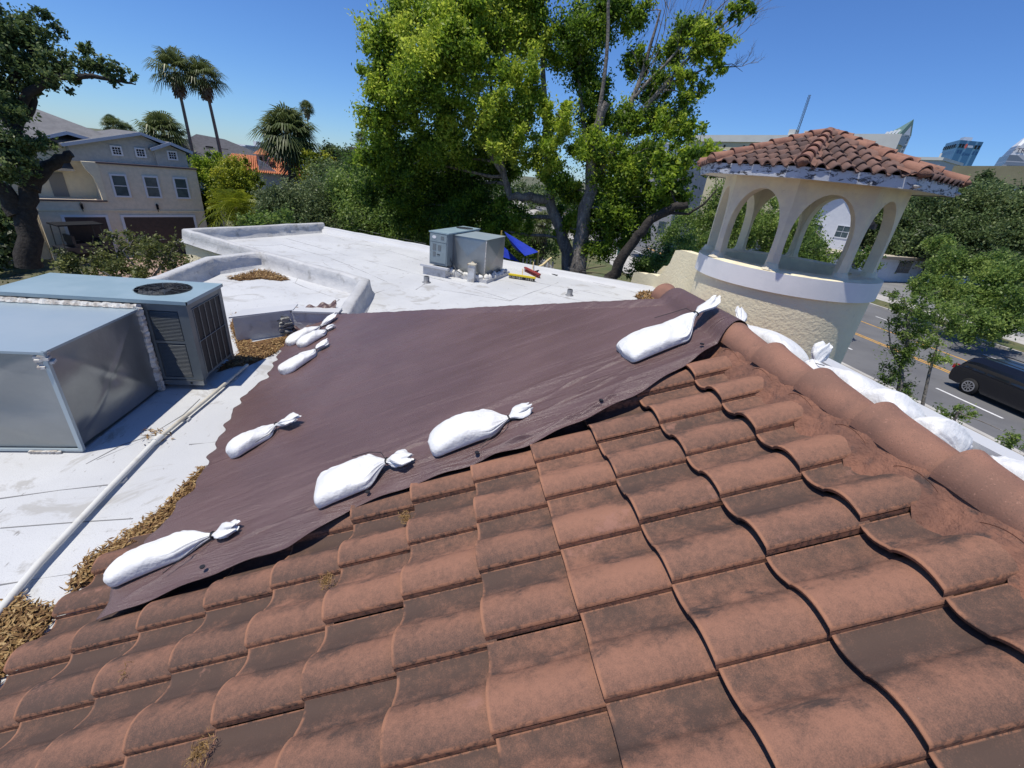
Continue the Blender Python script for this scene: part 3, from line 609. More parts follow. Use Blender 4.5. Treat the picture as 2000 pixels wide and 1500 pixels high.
# ================================================================ roof equipment
def fan(parent, c, r, depth=.10):
    cx, cy, cz = c; t = MB(); t.tube([(cx, cy, cz-depth), (cx, cy, cz+.004)], [r, r], 32, cap=False); t.build('fan_shroud', M_darkmetal, parent)
    g = MB()
    for k in range(1, 7):
        rr_ = r*k/6; g.tube([(cx+rr_*math.cos(a*R(15)), cy+rr_*math.sin(a*R(15)), cz+.008) for a in range(25)], .003, 4, cap=False)
    for a in range(0, 360, 30): g.tube([(cx+.04*math.cos(R(a)), cy+.04*math.sin(R(a)), cz+.012), (cx+r*1.03*math.cos(R(a)), cy+r*1.03*math.sin(R(a)), cz+.010)], .003, 4)
    g.build('fan_grille', M_darkmetal, parent)
    f = MB(); f.tube([(cx, cy, cz-depth*.8), (cx, cy, cz-.02)], .055, 12)
    for a in range(0, 360, 90):
        a = R(a+20); d = Vector((math.cos(a), math.sin(a), 0)); q = Vector((-d.y, d.x, 0)); b = Vector((cx, cy, cz-depth*.55))
        f.add([b+d*.05-q*.03+Vector((0, 0, .02)), b+d*.05+q*.03-Vector((0, 0, .01)), b+d*r*.9+q*.11-Vector((0, 0, .03)), b+d*r*.92-q*.07+Vector((0, 0, .03))], [(0, 1, 2, 3), (3, 2, 1, 0)])
    f.build('fan_blades', M_darkmetal, parent)
    d = MB(); d.tube([(cx, cy, cz-depth-.01), (cx, cy, cz-depth)], r, 32); d.build('fan_well', M_black, parent)
def holed_top(mb, x0, x1, y0, y1, z, c, r):
    "rectangular sheet with a round hole"
    N = 32; vs = []; 
    for k in range(N):
        a = 2*math.pi*k/N; dx, dy = math.cos(a), math.sin(a); vs.append((c[0]+r*dx, c[1]+r*dy, z))
        tx = ((x1 if dx > 0 else x0)-c[0])/dx if abs(dx) > 1e-6 else 1e9; ty = ((y1 if dy > 0 else y0)-c[1])/dy if abs(dy) > 1e-6 else 1e9; tt = min(tx, ty)
        vs.append((c[0]+tt*dx, c[1]+tt*dy, z))
    b = mb.add(vs, [(2*k, 2*k+1, (2*k+3) % (2*N), (2*k+2) % (2*N)) for k in range(N)])
    for (X, Y) in ((x0, y0), (x1, y0), (x1, y1), (x0, y1)):
        a = math.atan2(Y-c[1], X-c[0]) % (2*math.pi); k = int(a/(2*math.pi)*N) % N
        mb.add([vs[2*k+1], (X, Y, z), vs[(2*k+3) % (2*N)]], [(0, 1, 2)])
def xbrake(mb, o, du, dv, nrm, bulge=.02, m=0, dents=(), crease=0):
    "sheet metal panel with diagonal creases"
    o, du, dv, nrm = Vector(o), Vector(du), Vector(dv), Vector(nrm).normalized()
    def fn(u, v):
        d = min(u, 1-u, v, 1-v)*2; h = bulge*d+crease*(math.exp(-((u-v)/.035)**2)+math.exp(-((u+v-1)/.035)**2))*d
        for (cu, cv, r, a) in dents: h += a*math.exp(-((u-cu)**2+(v-cv)**2)/r**2)
        return o+du*u+dv*v+nrm*h
    mb.grid(fn, 44, 44, True)
# --- near unit
U = thing('rooftop_air_conditioner', 'large grey rooftop air conditioner close to the camera, round fan in its top', 'air conditioner', (-3.6, 5.4, FZ), 0, 'rooftop air conditioners')
def L(x, y, z): return (x+3.6, y-5.4, z-FZ)
def lbox(mb, x0, x1, y0, y1, z0, z1): mb.box(x0+3.6, x1+3.6, y0-5.4, y1-5.4, z0-FZ, z1-FZ)
x0, x1, y0, y1, z0, z1 = -4.62, -2.79, 5.0, 5.80, 4.35, 5.27
mb = MB(); lbox(mb, x0, -3.62, y0, y1, z0, z1); lbox(mb, -3.62, x1-.012, y0+.03, y1, z0, z1-.12); lbox(mb, x1-.10, x1, y0, y0+.10, z0, z1); lbox(mb, x1-.05, x1, y1-.08, y1, z0, z1); lbox(mb, -3.50, x1-.102, y0+.002, y0+.03, z0, z0+.03); lbox(mb, -3.50, x1-.102, y0+.002, y0+.03, 4.80, 4.83); lbox(mb, -3.50, x1-.102, y0+.002, y0+.03, z1-.09, z1-.002); lbox(mb, -3.62, -3.502, y0+.001, y0+.03, z0, z1); lbox(mb, -3.22, -3.19, y0-.001, y0+.03, z0+.001, z1-.001); lbox(mb, x1-.010, x1-.001, y0+.102, y1-.082, z1-.08, z1-.001)
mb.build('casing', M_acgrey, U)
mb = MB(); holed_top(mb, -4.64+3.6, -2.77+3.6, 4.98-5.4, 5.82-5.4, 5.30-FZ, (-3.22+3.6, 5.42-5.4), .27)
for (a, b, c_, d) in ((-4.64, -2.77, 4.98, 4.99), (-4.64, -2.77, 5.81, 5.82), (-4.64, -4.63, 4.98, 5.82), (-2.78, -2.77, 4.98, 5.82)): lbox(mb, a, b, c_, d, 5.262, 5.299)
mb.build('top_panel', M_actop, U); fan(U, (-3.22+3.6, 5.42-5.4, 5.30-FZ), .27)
for (xa, xb) in ((-3.49, -3.23), (-3.18, -2.90)):
    for (za, zb) in ((4.39, 4.79), (4.84, 5.17)):
        mb = MB(); n = int((zb-za)/.0165)
        for k in range(n):
            z = za+(zb-za)*(k+.5)/n; q = L((xa+xb)/2, y0+.012, z); mb.obox(q, (xb-xa, 0, 0), (0, .020, .011), (0, -.001, .003))
        mb.build('louvre', M_acgrey, U)
mb = MB(); lbox(mb, x1-.011, x1-.004, y0+.10, y1-.08, z0+.04, z1-.09); mb.build('coil', M_fin, U)
mb = MB()
for k in range(6):
    y = y0+.10+(y1-y0-.18)*k/5; mb.tube([L(x1+.004, y, z0+.03), L(x1+.004, y, z1-.08)], .004, 6)
for z in (z0+.03, 4.80, z1-.08): mb.tube([L(x1+.006, y0+.08, z), L(x1+.006, y1-.07, z)], .005, 6)
mb.build('coil_guard', mat('guard_wire', (.22, .24, .25), .4, metal=.4), U)
mb = MB()
for y in (y0-.01, y1-.05): lbox(mb, -4.5, x1+.0, y, y+.06, 4.285, 4.345)
mb.build('base_rail', M_galv, U)
mb = MB(); lbox(mb, -4.45, -3.05, 5.12, 5.72, FZ, 4.285); mb.build('roof_curb', M_membrane_grey, U)
mb = MB(); mb.tube([L(x1-.13, y0-.012, 4.315), L(x1-.13, y0-.014, 4.315)], .014, 10); mb.build('rail_hole', M_black, U)
mb = MB(); lbox(mb, -3.49, -3.23, y0+.024, y0+.029, z0+.035, z1-.095); lbox(mb, -3.18, -2.90, y0+.024, y0+.029, z0+.035, z1-.095); mb.build('louvre_shade_backing', M_black, U)  # black backing sheets put the shade between the louvres into colour
# --- its duct
Dk = thing('sheet_metal_duct', 'big dented galvanised duct box joined to the near air conditioner', 'duct', (-4.3, 4.3, FZ), 0, 'sheet metal ducts')
def D3(x, y, z): return (x+4.3, y-4.3, z-FZ)
mb = MB()
xbrake(mb, D3(-3.25, 3.74, 4.26), (0, 1.18, 0), (0, 0, .95), (1, 0, 0), .03, dents=((.48, .47, .10, -.03), (.66, .25, .20, .03), (.2, .75, .2, .03), (.12, .1, .12, -.03)), crease=.012)
xbrake(mb, D3(-5.3, 3.74, 4.26), (2.05, 0, 0), (0, 0, .95), (0, -1, 0), .03, dents=((.85, .3, .15, .02), (.7, .6, .2, -.015)), crease=.01)
mb.add([D3(-5.3, 3.74, 4.24), D3(-3.25, 3.74, 4.24), D3(-3.25, 4.92, 4.24), D3(-5.3, 4.92, 4.24)], [(3, 2, 1, 0)])
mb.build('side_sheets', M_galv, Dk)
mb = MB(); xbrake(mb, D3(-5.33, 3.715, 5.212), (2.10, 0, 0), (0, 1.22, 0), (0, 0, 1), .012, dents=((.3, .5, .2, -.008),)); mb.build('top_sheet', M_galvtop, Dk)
mb = MB(); mb.bar(D3(-3.235, 3.728, 4.24), D3(-3.235, 3.728, 5.21), .035, .03); mb.bar(D3(-5.3, 3.72, 5.203), D3(-3.22, 3.72, 5.203), .02, .022); mb.bar(D3(-3.235, 3.72, 5.203), D3(-3.235, 4.92, 5.203), .02, .022); mb.bar(D3(-5.3, 3.72, 4.25), D3(-3.22, 3.72, 4.25), .02, .022)
mb.build('corner_seam', M_galvtop, Dk)
mb = MB()
def wob(i, j): return .45*(.008*math.sin(i*1.7+j*2.1)+.006*math.sin(i*.53+j)+.004*math.sin(i*3.9))
mb.tube([D3(-3.24+wob(i, 0), 4.95+wob(i, 5), 4.24+.99*i/60) for i in range(61)], [.040+wob(i, 9)*.8 for i in range(61)], 5, sm=False); mb.build('sealant', M_sealant, Dk); mb = MB()
mb.tube([D3(-5.3+2.07*i/80, 4.95+wob(i, 3), 5.222) for i in range(81)], [.040+wob(i, 2)*1.3 for i in range(81)], 5, sm=False); mb.build('sealant', M_sealant, Dk); mb = MB()
for k in range(10): mb.obox(D3(-3.25+random.uniform(-.05, .03), 3.73+random.uniform(-.01, .03), 5.19-.012*k), (.05, .01, 0), (-.01, .05, .01), (0, 0, .02))
mb.build('sealant', M_sealant, Dk); mb = MB()
for k in range(8): mb.obox(D3(-3.62+.03*k, 3.715, 4.235+random.uniform(0, .006)), (.035, .01, 0), (-.01, .05, .0), (0, 0, .02))
mb.build('sealant', M_sealant, Dk)
# --- far unit
aF = R(-29)
U2 = thing('rooftop_air_conditioner', 'small blue-grey rooftop air conditioner far along the white roof, white oval sticker on it', 'air conditioner', (-.46, 12.06, FZ), aF, 'rooftop air conditioners')
M_acfar = mat('ac_paint_far', (.17, .21, .23), .4, (.2, .24, .26), 3)
mb = MB(); mb.box(0, .53, 0, 1.9, .28, 1.10); mb.build('casing', M_acfar, U2)
mb = MB(); holed_top(mb, -.02, .56, -.02, 1.92, 1.125, (.27, 1.45), .24); mb.box(-.02, .56, -.02, -.012, 1.095, 1.124); mb.box(.552, .56, -.01, 1.92, 1.095, 1.124); mb.box(-.02, -.012, -.01, 1.92, 1.095, 1.124); mb.build('top_panel', M_actop, U2); fan(U2, (.27, 1.45, 1.125), .24)
mb = MB(); mb.box(.03, .50, -.012, 0, .34, .86); mb.box(.02, .51, -.014, -.002, .875, 1.08); mb.build('access_panel', mat('ac_panel', (.20, .25, .27), .4, (.23, .28, .30), 4), U2)
mb = MB(); n = 20; mb.extr([(.14+.06*math.cos(2*math.pi*k/n), -.02, .99+.04*math.sin(2*math.pi*k/n)) for k in range(n)], (0, .004, 0)); mb.build('oval_sticker', M_white, U2)
for q_ in ((.10, .20, .66, .82), (.26, .35, .66, .80), (.11, .19, .50, .62), (.34, .43, .94, 1.03)):
    mb = MB(); mb.box(q_[0], q_[1], -.018, -.013, q_[2], q_[3]); mb.build('rating_plate', mat('faded_plate', (.13, .15, .16), .6), U2)
mb = MB()
for x in (.25, .28, .31): mb.tube([(x, -.02, .54), (x, -.02, .57)], .008, 6)
mb.build('panel_latch', M_black, U2)
mb = MB(); mb.box(-.12, .56, -.12, 1.9, .0, .22); mb.build('roof_curb', M_membrane_grey, U2)
mb = MB(); mb.bar((-.18, -.14, .245), (.66, -.14, .245), .09, .05); mb.build('base_rail', M_membrane, U2)
Dk2 = thing('sheet_metal_duct', 'galvanised duct box with X-shaped creases beside the far air conditioner', 'duct', (.12, 12.08, FZ), aF, 'sheet metal ducts')
mb = MB(); W2, Dp, Hd = 1.00, 1.28, 1.07
xbrake(mb, (0, 0, .12), (W2, 0, 0), (0, 0, Hd-.12), (0, -1, 0), .05); xbrake(mb, (W2, 0, .12), (0, Dp, 0), (0, 0, Hd-.12), (1, 0, 0), .05)
mb.add([(0, 0, .1), (0, Dp, .1), (0, Dp, Hd), (0, 0, Hd)], [(0, 1, 2, 3)]); mb.add([(0, Dp, .1), (W2, Dp, .1), (W2, Dp, Hd), (0, Dp, Hd)], [(0, 1, 2, 3)]); mb.build('side_sheets', M_galv, Dk2)
mb = MB(); xbrake(mb, (-.02, -.02, Hd), (W2+.04, 0, 0), (0, Dp+.04, 0), (0, 0, 1), .012); mb.build('top_sheet', M_galvtop, Dk2)
mb = MB()
for k in range(40):
    pass
mb.tube([(-.03+wob(i, 1), -.02, .12+.92*i/40) for i in range(41)], [.032+wob(i, 4)*.6 for i in range(41)], 6, sm=False); mb.build('corner_sealant', M_sealant, Dk2); mb = MB(); mb.tube([(W2+.01, -.01, .12+.92*i/40) for i in range(41)], [.013+wob(i, 4)*.3 for i in range(41)], 6, sm=False)
mb.build('corner_sealant', M_sealant, Dk2)
mb = MB(); mb.prism([(.02, -.14), (W2+.16, -.16), (W2+.2, Dp+.1), (.02, Dp+.1)], 0, .09); mb.build('duct_curb', M_membrane_grey, Dk2)
def lump(mb, c, r, seed):
    rr = random.Random(seed); p = [rr.uniform(0, 6) for _ in range(4)]
    mb.grid(lambda u, v: (c[0]+r[0]*math.sin(v*math.pi)*math.cos(u*2*math.pi)*(1+.2*math.sin(3*u*6.28+p[0])), c[1]+r[1]*math.sin(v*math.pi)*math.sin(u*2*math.pi)*(1+.2*math.sin(5*v+p[1])), c[2]+r[2]*math.cos(v*math.pi)*(1+.15*math.sin(9*u+p[2]))), 12, 8)
mb = MB()
for k in range(26):
    s_ = k/25; q = (s_*W2*2, -.1) if s_ < .5 else (W2+.10, (s_-.5)*2*Dp-.05)
    lump(mb, (q[0]+random.uniform(-.03, .03), q[1]+random.uniform(-.03, .03), .10+random.uniform(-.02, .04)), (random.uniform(.05, .09), random.uniform(.03, .07), random.uniform(.05, .09)), k)
mb.build('foam_sealant', mat('white_foam', (.74, .74, .72), .8, (.6, .58, .52), 9, bsc=20, bst=.8), Dk2)
mb = MB(); mb.tube([(-.05, -.03, 1.0), (-.04, -.06, .7), (.05, -.1, .4), (.25, -.16, .2), (.45, -.2, .14)], .012, 6); mb.build('cable', M_darkmetal, Dk2)
V3 = thing('roof_vent', 'square white metal vent stub with rusty cap in front of the far duct', 'vent', (.66, 11.50, FZ)); mb = MB(); mb.obox((0, 0, .22), (.17, -.06, 0), (.05, .15, 0), (0, 0, .44)); mb.build('vent_box', mat('vent_white', (.55, .57, .58), .7, (.4, .38, .34), 6), V3)
mb = MB(); mb.obox((0, 0, .45), (.20, -.07, 0), (.06, .18, 0), (0, 0, .03)); mb.add([(-.08, -.05, .463), (.08, -.1, .463), (.09, .06, .463), (0, 0, .53)], [(0, 1, 3), (1, 2, 3), (2, 0, 3)]); mb.build('vent_cap', mat('rusty_cap', (.50, .46, .36), .8, (.25, .14, .07), 9, .5, .6), V3)
for lab, (x, y) in (('short grey vent pipe in the white roof left of the far air conditioner', (-.487, 11.045)), ('short grey vent pipe alone in the white roof, below the brooms', (3.161, 10.724))):
    v = thing('vent_pipe', lab, 'vent pipe', (x, y, FZ), 0, 'vent pipes in the white roof'); mb = MB(); mb.tube([(0, 0, 0), (0, 0, .02), (0, 0, .03), (0, 0, .16)], [.11, .10, .072, .07], 14); mb.build('lead_boot', mat('lead', (.22, .23, .24), .6, (.14, .14, .15), 9), v)
    mb = MB(); mb.tube([(0, 0, .159), (0, 0, .162)], .055, 12); mb.build('pipe_opening', M_black, v)
# --- pvc pipe
t = thing('plastic_pipe', 'long white plastic pipe lying along the roof past the near air conditioner', 'pipe', (0, 0, 0))
P = [(-2.577, 5.65), (-2.63, 4.75), (-2.70, 3.86)]; P2 = [(-2.70, 3.86), (-2.66, 3.1), (-2.61, 2.4), (-2.56, 2.04), (-2.47, 1.3), (-2.42, .6)]
mb = MB(); mb.tube([(x, y, FZ+.045) for x, y in P], .019, 12); mb.build('far_length', mat('pvc_aged', (.60, .57, .48), .5, (.45, .41, .33), 6), t)
mb = MB(); mb.tube([(x, y, FZ+.045) for x, y in P2], .024, 12); mb.build('near_length', M_pvc, t)
mb = MB(); mb.tube([(-2.695, 3.93, FZ+.045), (-2.70, 3.84, FZ+.045)], .033, 12); mb.build('coupling', M_pvc, t)
for y, x in ((5.3, -2.6), (4.3, -2.66), (3.3, -2.67), (2.2, -2.58)): mb = MB(); mb.box(x-.03, x+.03, y-.03, y+.03, FZ, FZ+.024); mb.build('block', M_membrane_grey, t)
# --- brooms, hose, sticks
def broom(label, c, ang, brush, col, L_=.62, hd=None):
    t = thing('push_broom', label, 'broom', (c[0], c[1], FZ), ang, 'push brooms on the roof')
    mb = MB(); mb.box(-L_/2, L_/2, -.035, .035, .085, .13); mb.build('broom_head', mat('broom_'+brush, col, .5), t)
    mb = MB()
    for k in range(44):
        for j in range(3):
            x = -L_/2+.02+(L_-.04)*k/43; y = -.022+.022*j; mb.bar((x, y, .085), (x+random.uniform(-.01, .01), y*1.8, .002), .006, .006)
    mb.build('bristles', M_black if brush == 'yellow' else mat('red_bristle', (.16, .02, .02), .7), t)
    if hd: mb = MB(); mb.tube([(0, 0, .12), hd], .013, 8); mb.build('handle', mat('wood_handle', (.62, .48, .24), .6, (.5, .36, .16), 8, vec=((1, 1, 1),)), t)
broom('yellow push broom head lying on the white roof', (2.12, 12.15), -.35, 'yellow', (.75, .58, .02), .78, (-.1, .55, .2))
broom('red push broom head beside the yellow one', (2.55, 12.95), -1.25, 'red', (.30, .03, .025), .95, (-.6, .35, .25))
t = thing('hose', 'tangle of black and yellow hose on the roof beside the brooms', 'hose', (3.1, 13.3, FZ)); 
mb = MB(); mb.tube([(-.4+.13*k, .15*math.sin(k*.9)-.02*k, .03+.02*math.sin(k)) for k in range(12)], .022, 8); mb.tube([(0+.2*k, .1*math.sin(k*.8+1)+.05*k, .02) for k in range(9)], .012, 6); mb.build('black_hose', M_black, t)
mb = MB(); mb.tube([(-.3+.12*k, .4+.1*k-.1*math.sin(k), .06+.05*k) for k in range(6)], .035, 8); mb.build('foam_tube', mat('cream_tube', (.70, .55, .28), .7), t)
t = thing('branch', 'dead branch lying near the far edge of the white roof', 'branch', (4.2, 14.0, FZ)); mb = MB()
mb.tube([(-.6, -.9, .03), (-.1, -.5, .08), (.5, -.1, .16), (1.1, .2, .22)], [.02, .02, .016, .01], 6); mb.tube([(-.1, -.5, .08), (.5, -.55, .10), (1.2, -.5, .05)], [.014, .01, .006], 6); mb.tube([(.3, -.2, .12), (.5, .2, .25)], [.012, .006], 5); mb.build('bough', M_bark_dark, t)
# --- dead leaves
def litter(name, label, poly, z, n, sz=.05, h=.03, bed=True, seed=3, bedm=M_litter, ztop=None):
    r = np.random.default_rng(seed); P = np.array(poly, float); mn, mx = P.min(0), P.max(0); pts = []
    def inside(q):
        c = False; j = len(P)-1
        for i in range(len(P)):
            if (P[i][1] > q[1]) != (P[j][1] > q[1]) and q[0] < (P[j][0]-P[i][0])*(q[1]-P[i][1])/(P[j][1]-P[i][1])+P[i][0]: c = not c
            j = i
        return c
    while len(pts) < n:
        q = mn+(mx-mn)*r.random(2)
        if inside(q): pts.append(q+r.normal(size=2)*.02)
    C = np.column_stack([np.array(pts), z+.006+h*r.random(n)]); t = thing(name, label, 'dead leaves', (0, 0, 0)); t['kind'] = 'stuff'
    leaves('leaf_scatter', C, sz, L_dead, t, .27, .1+.8*r.random(n)**1.3, 2.6, r)
    if bed:
        c0 = P.mean(0); mb = MB(); N = len(P)
        f = lambda u, v: (c0[0]+(P[int(u*N) % N][0]*(1-(u*N) % 1)+P[(int(u*N)+1) % N][0]*((u*N) % 1)-c0[0])*v*(1+.05*math.sin(u*60)), c0[1]+(P[int(u*N) % N][1]*(1-(u*N) % 1)+P[(int(u*N)+1) % N][1]*((u*N) % 1)-c0[1])*v*(1+.05*math.sin(u*71)), z+.003+h*.55*(1-v**3))
        mb.grid(f, N*8, 8); mb.build('leaf_bed', bedm, t)
    return t
litter('leaf_litter', 'strip of brown dead leaves and pods between the tarp and the white roof', [(-2.13, 3.49), (-2.16, 3.02), (-2.3, 2.61), (-2.38, 2.46), (-2.35, 2.28), (-2.29, 2.18), (-2.26, 2.25), (-2.12, 2.39), (-2.02, 2.61), (-2.0, 2.93), (-2.04, 3.38)], FZ, 2600, .042, .045)
litter('leaf_litter', 'brown dead leaves piled at the lower left roof edge under the white pipe', [(-2.58, 2.07), (-2.6, 2.19), (-2.46, 2.11), (-2.3, 2.09), (-2.26, 1.95), (-2.25, 1.83), (-2.26, 1.75), (-2.27, 1.67), (-2.31, 1.55), (-2.64, 1.95)], FZ, 2200, .045, .05, seed=5)
litter('leaf_litter', 'brown dead leaves heaped between the near air conditioner and the raised curb', [(-2.89, 5.52), (-2.86, 6.13), (-3.24, 6.81), (-3.69, 7.92), (-3.05, 6.62), (-2.77, 6.44), (-2.53, 6.69), (-2.4, 6.93), (-2.4, 6.18), (-2.58, 5.76)], FZ, 2600, .045, .05, seed=6)
litter('leaf_litter', 'brown dead leaves in the inner corner of the walled roof recess', [(-4.7, 10.14), (-4.59, 10.52), (-4.45, 11.0), (-4.25, 11.07), (-3.86, 10.76), (-3.52, 10.4), (-3.69, 10.25), (-4.09, 10.33), (-4.4, 10.04)], FZ, 2200, .06, .06, seed=7)
litter('leaf_litter', 'dry brown twigs on the white roof by the red curb caps', [(5.14, 11.16), (5.72, 11.74), (6.35, 11.79), (6.05, 11.01), (5.5, 10.63), (5.07, 10.63)], FZ, 500, .16, .05, False, seed=8)
litter('leaf_litter', 'few pale leaves caught under the pipe beside the duct', [(-2.95, 4.15), (-2.72, 4.1), (-2.6, 3.9), (-2.75, 3.8), (-2.95, 4.0)], FZ, 60, .045, .02, False, seed=9)
for sd_, (px, lab) in enumerate((((-1.41, 1.43, 4.62), 'tuft of dry moss near the lower left of the tiles'), ((-0.54, 1.59, 4.98), 'yellow-brown tuft of dry moss below the square-ended sandbag'), ((-0.18, 1.86, 5.13), 'small tuft of dry moss just under the tarp edge'), ((-0.85, 0.96, 4.85), 'tuft of dry moss at the bottom edge of the picture'))):
    r = np.random.default_rng(60+sd_); t = thing('moss_tuft', lab, 'moss', px, 0, 'dry moss tufts on the tiles'); n = 260; C = r.normal(size=(n, 3))*np.array([.016, .022, .007])+np.array([0, 0, .008])
    leaves('fibres', C, .024, L_dead, t, .12, .35+.3*r.random(n), .5, r)
# ================================================================ bell tower
TC = Vector((6.40, 7.70, 0)); th = R(40); tu = Vector((-math.sin(th), -math.cos(th), 0)); tr = Vector((math.cos(th), -math.sin(th), 0))
tw = thing('bell_tower', 'round cream stucco tower topped by an open octagonal arcade with a tiled roof', 'tower', TC)
def ov(r, k, z, ps=40): a = R(ps+45*k); q = tu*(r*math.cos(a))+tr*(r*math.sin(a)-.05); return Vector((q.x, q.y, z))
mb = MB(); mb.tube([(0, 0, 0), (0, 0, 5.62)], 1.50, 64, cap=False); mb.tube([(0, 0, 5.40), (0, 0, 5.42)], 1.30, 48); mb.build('drum', M_stucco, tw)
mb = MB(); n = 64
mb.tube([(0, 0, 5.55), (0, 0, 5.87)], 1.555, n, cap=False); mb.build('white_band', M_band, tw)
mb = MB(); rr_ = [(1.47, 5.545), (1.51, 5.545)]; 
def ringf(R0, R1, z0, z1): return lambda u, v: ((R0+(R1-R0)*v)*math.cos(u*2*math.pi), (R0+(R1-R0)*v)*math.sin(u*2*math.pi), z0+(z1-z0)*v+.008*math.sin(u*70)*math.sin(math.pi*v))
mb.grid(ringf(1.50, 1.555, 5.55, 5.55), 64, 1, flip=True); mb.grid(ringf(1.555, 1.44, 5.87, 5.90), 64, 3); mb.grid(ringf(1.44, 1.08, 5.90, 5.89), 64, 2); mb.grid(ringf(1.08, 1.08, 5.89, 5.42), 64, 2); mb.build('sill', mat('cream_sill', (.80, .72, .50), .9, (.7, .62, .44), 4, bsc=22, bst=.8), tw)
def arch_panel(A, B, thick, zb, zt, hw, zs, ztop, mb):
    A, B = Vector(A), Vector(B); ax = (B-A).normalized(); W = (B-A).length; nrm = Vector((ax.y, -ax.x, 0)); mid = (A+B)/2
    if nrm.dot(mid) < 0: nrm = -nrm
    prof_ = []; N = 24
    for k in range(N+1):
        a = math.pi*k/N; prof_.append((-hw*math.cos(a), zs+(ztop-zs)*abs(math.sin(a))**.9))
    hb = hw*.96; pts = [(-hb, zb)]+[(-hw+ (hw-hb)*(1-j/3), zb+(zs-zb)*j/4) for j in range(1, 4)]+prof_+[(hw-(hw-hb)*(1-j/3), zb+(zs-zb)*j/4) for j in range(3, 0, -1)]+[(hb, zb)]
    outer = []
    for (x, z) in pts:
        if z < zs+1e-6: outer.append((math.copysign(W/2, x), z))
        else:
            a = math.atan2((z-zs)/(zt-zs), x/(W/2)); t_ = max(abs(math.cos(a)), abs(math.sin(a))); outer.append((W/2*math.cos(a)/t_, zs+(zt-zs)*math.sin(a)/t_))
    def P3(x, z, d): q = mid+ax*x+nrm*d; return (q.x, q.y, z)
    for d in (0, -thick):
        vs = [P3(x, z, d) for x, z in pts]+[P3(x*(1 if d == 0 else .88) if abs(abs(x)-W/2) < 1e-6 and d else x, z, d) for x, z in outer]; n = len(pts)
        mb.add(vs, [(i, i+1, n+i+1, n+i) for i in range(n-1)])
    vs = []; 
    for (x, z) in pts: vs += [P3(x, z, 0), P3(x, z, -thick)]
    mb.add(vs, [(2*i, 2*i+1, 2*i+3, 2*i+2) for i in range(len(pts)-1)], 0, True)
for k in range(8):
    mb = MB(); arch_panel(ov(1.44, k, 0), ov(1.44, k+1, 0), .17, 5.88, 7.28, .455, 6.38, 7.10, mb); mb.build('arch', M_stucco_b, tw)
# stubby flared pier feet
for k in range(8):
    mb = MB(); q = ov(1.37, k, 0); mb.tube([(q.x, q.y, 5.885), (q.x, q.y, 5.92), (q.x, q.y, 5.98)], [.16, .125, .10], 10); mb.build('pier_foot', M_stucco_b, tw)
# soffit, fascia
mb = MB(); oc = [ov(1.95, k, 7.262) for k in range(8)]; mb.add(oc, [tuple(range(8))]); mb.build('soffit', mat('soffit_cream', (.60, .56, .47), .8), tw)
m, nt, p, co = mnew('peeling_fascia')
c = ramp(nt, noise(nt, co, 5, 8, .72, .8, ((1, 1, 3.2),)), (.06, .058, .062), (.50, .52, .56), .44, .49); c = ramp(nt, noise(nt, co, 30, 4), c, (.62, .63, .64), .62, .7); nt.links.new(c, p.inputs['Base Color']); p.inputs['Roughness'].default_value = .7
mb = MB()
for k in range(8):
    a, b = ov(1.96, k, 7.25), ov(1.96, k+1, 7.25); i_, j_ = ov(1.91, k, 7.25), ov(1.91, k+1, 7.25); u = Vector((0, 0, .155))
    mb.add([a, b, b+u, a+u, i_, j_], [(0, 1, 2, 3), (0, 4, 5, 1)])
mb.build('fascia', m, tw)
for k in (0, 1):
    q = ov(1.965, k, 7.30); mb = MB(); lump(mb, q, (.05, .05, .028), k); mb.build('fascia_patch', M_sealant, tw)
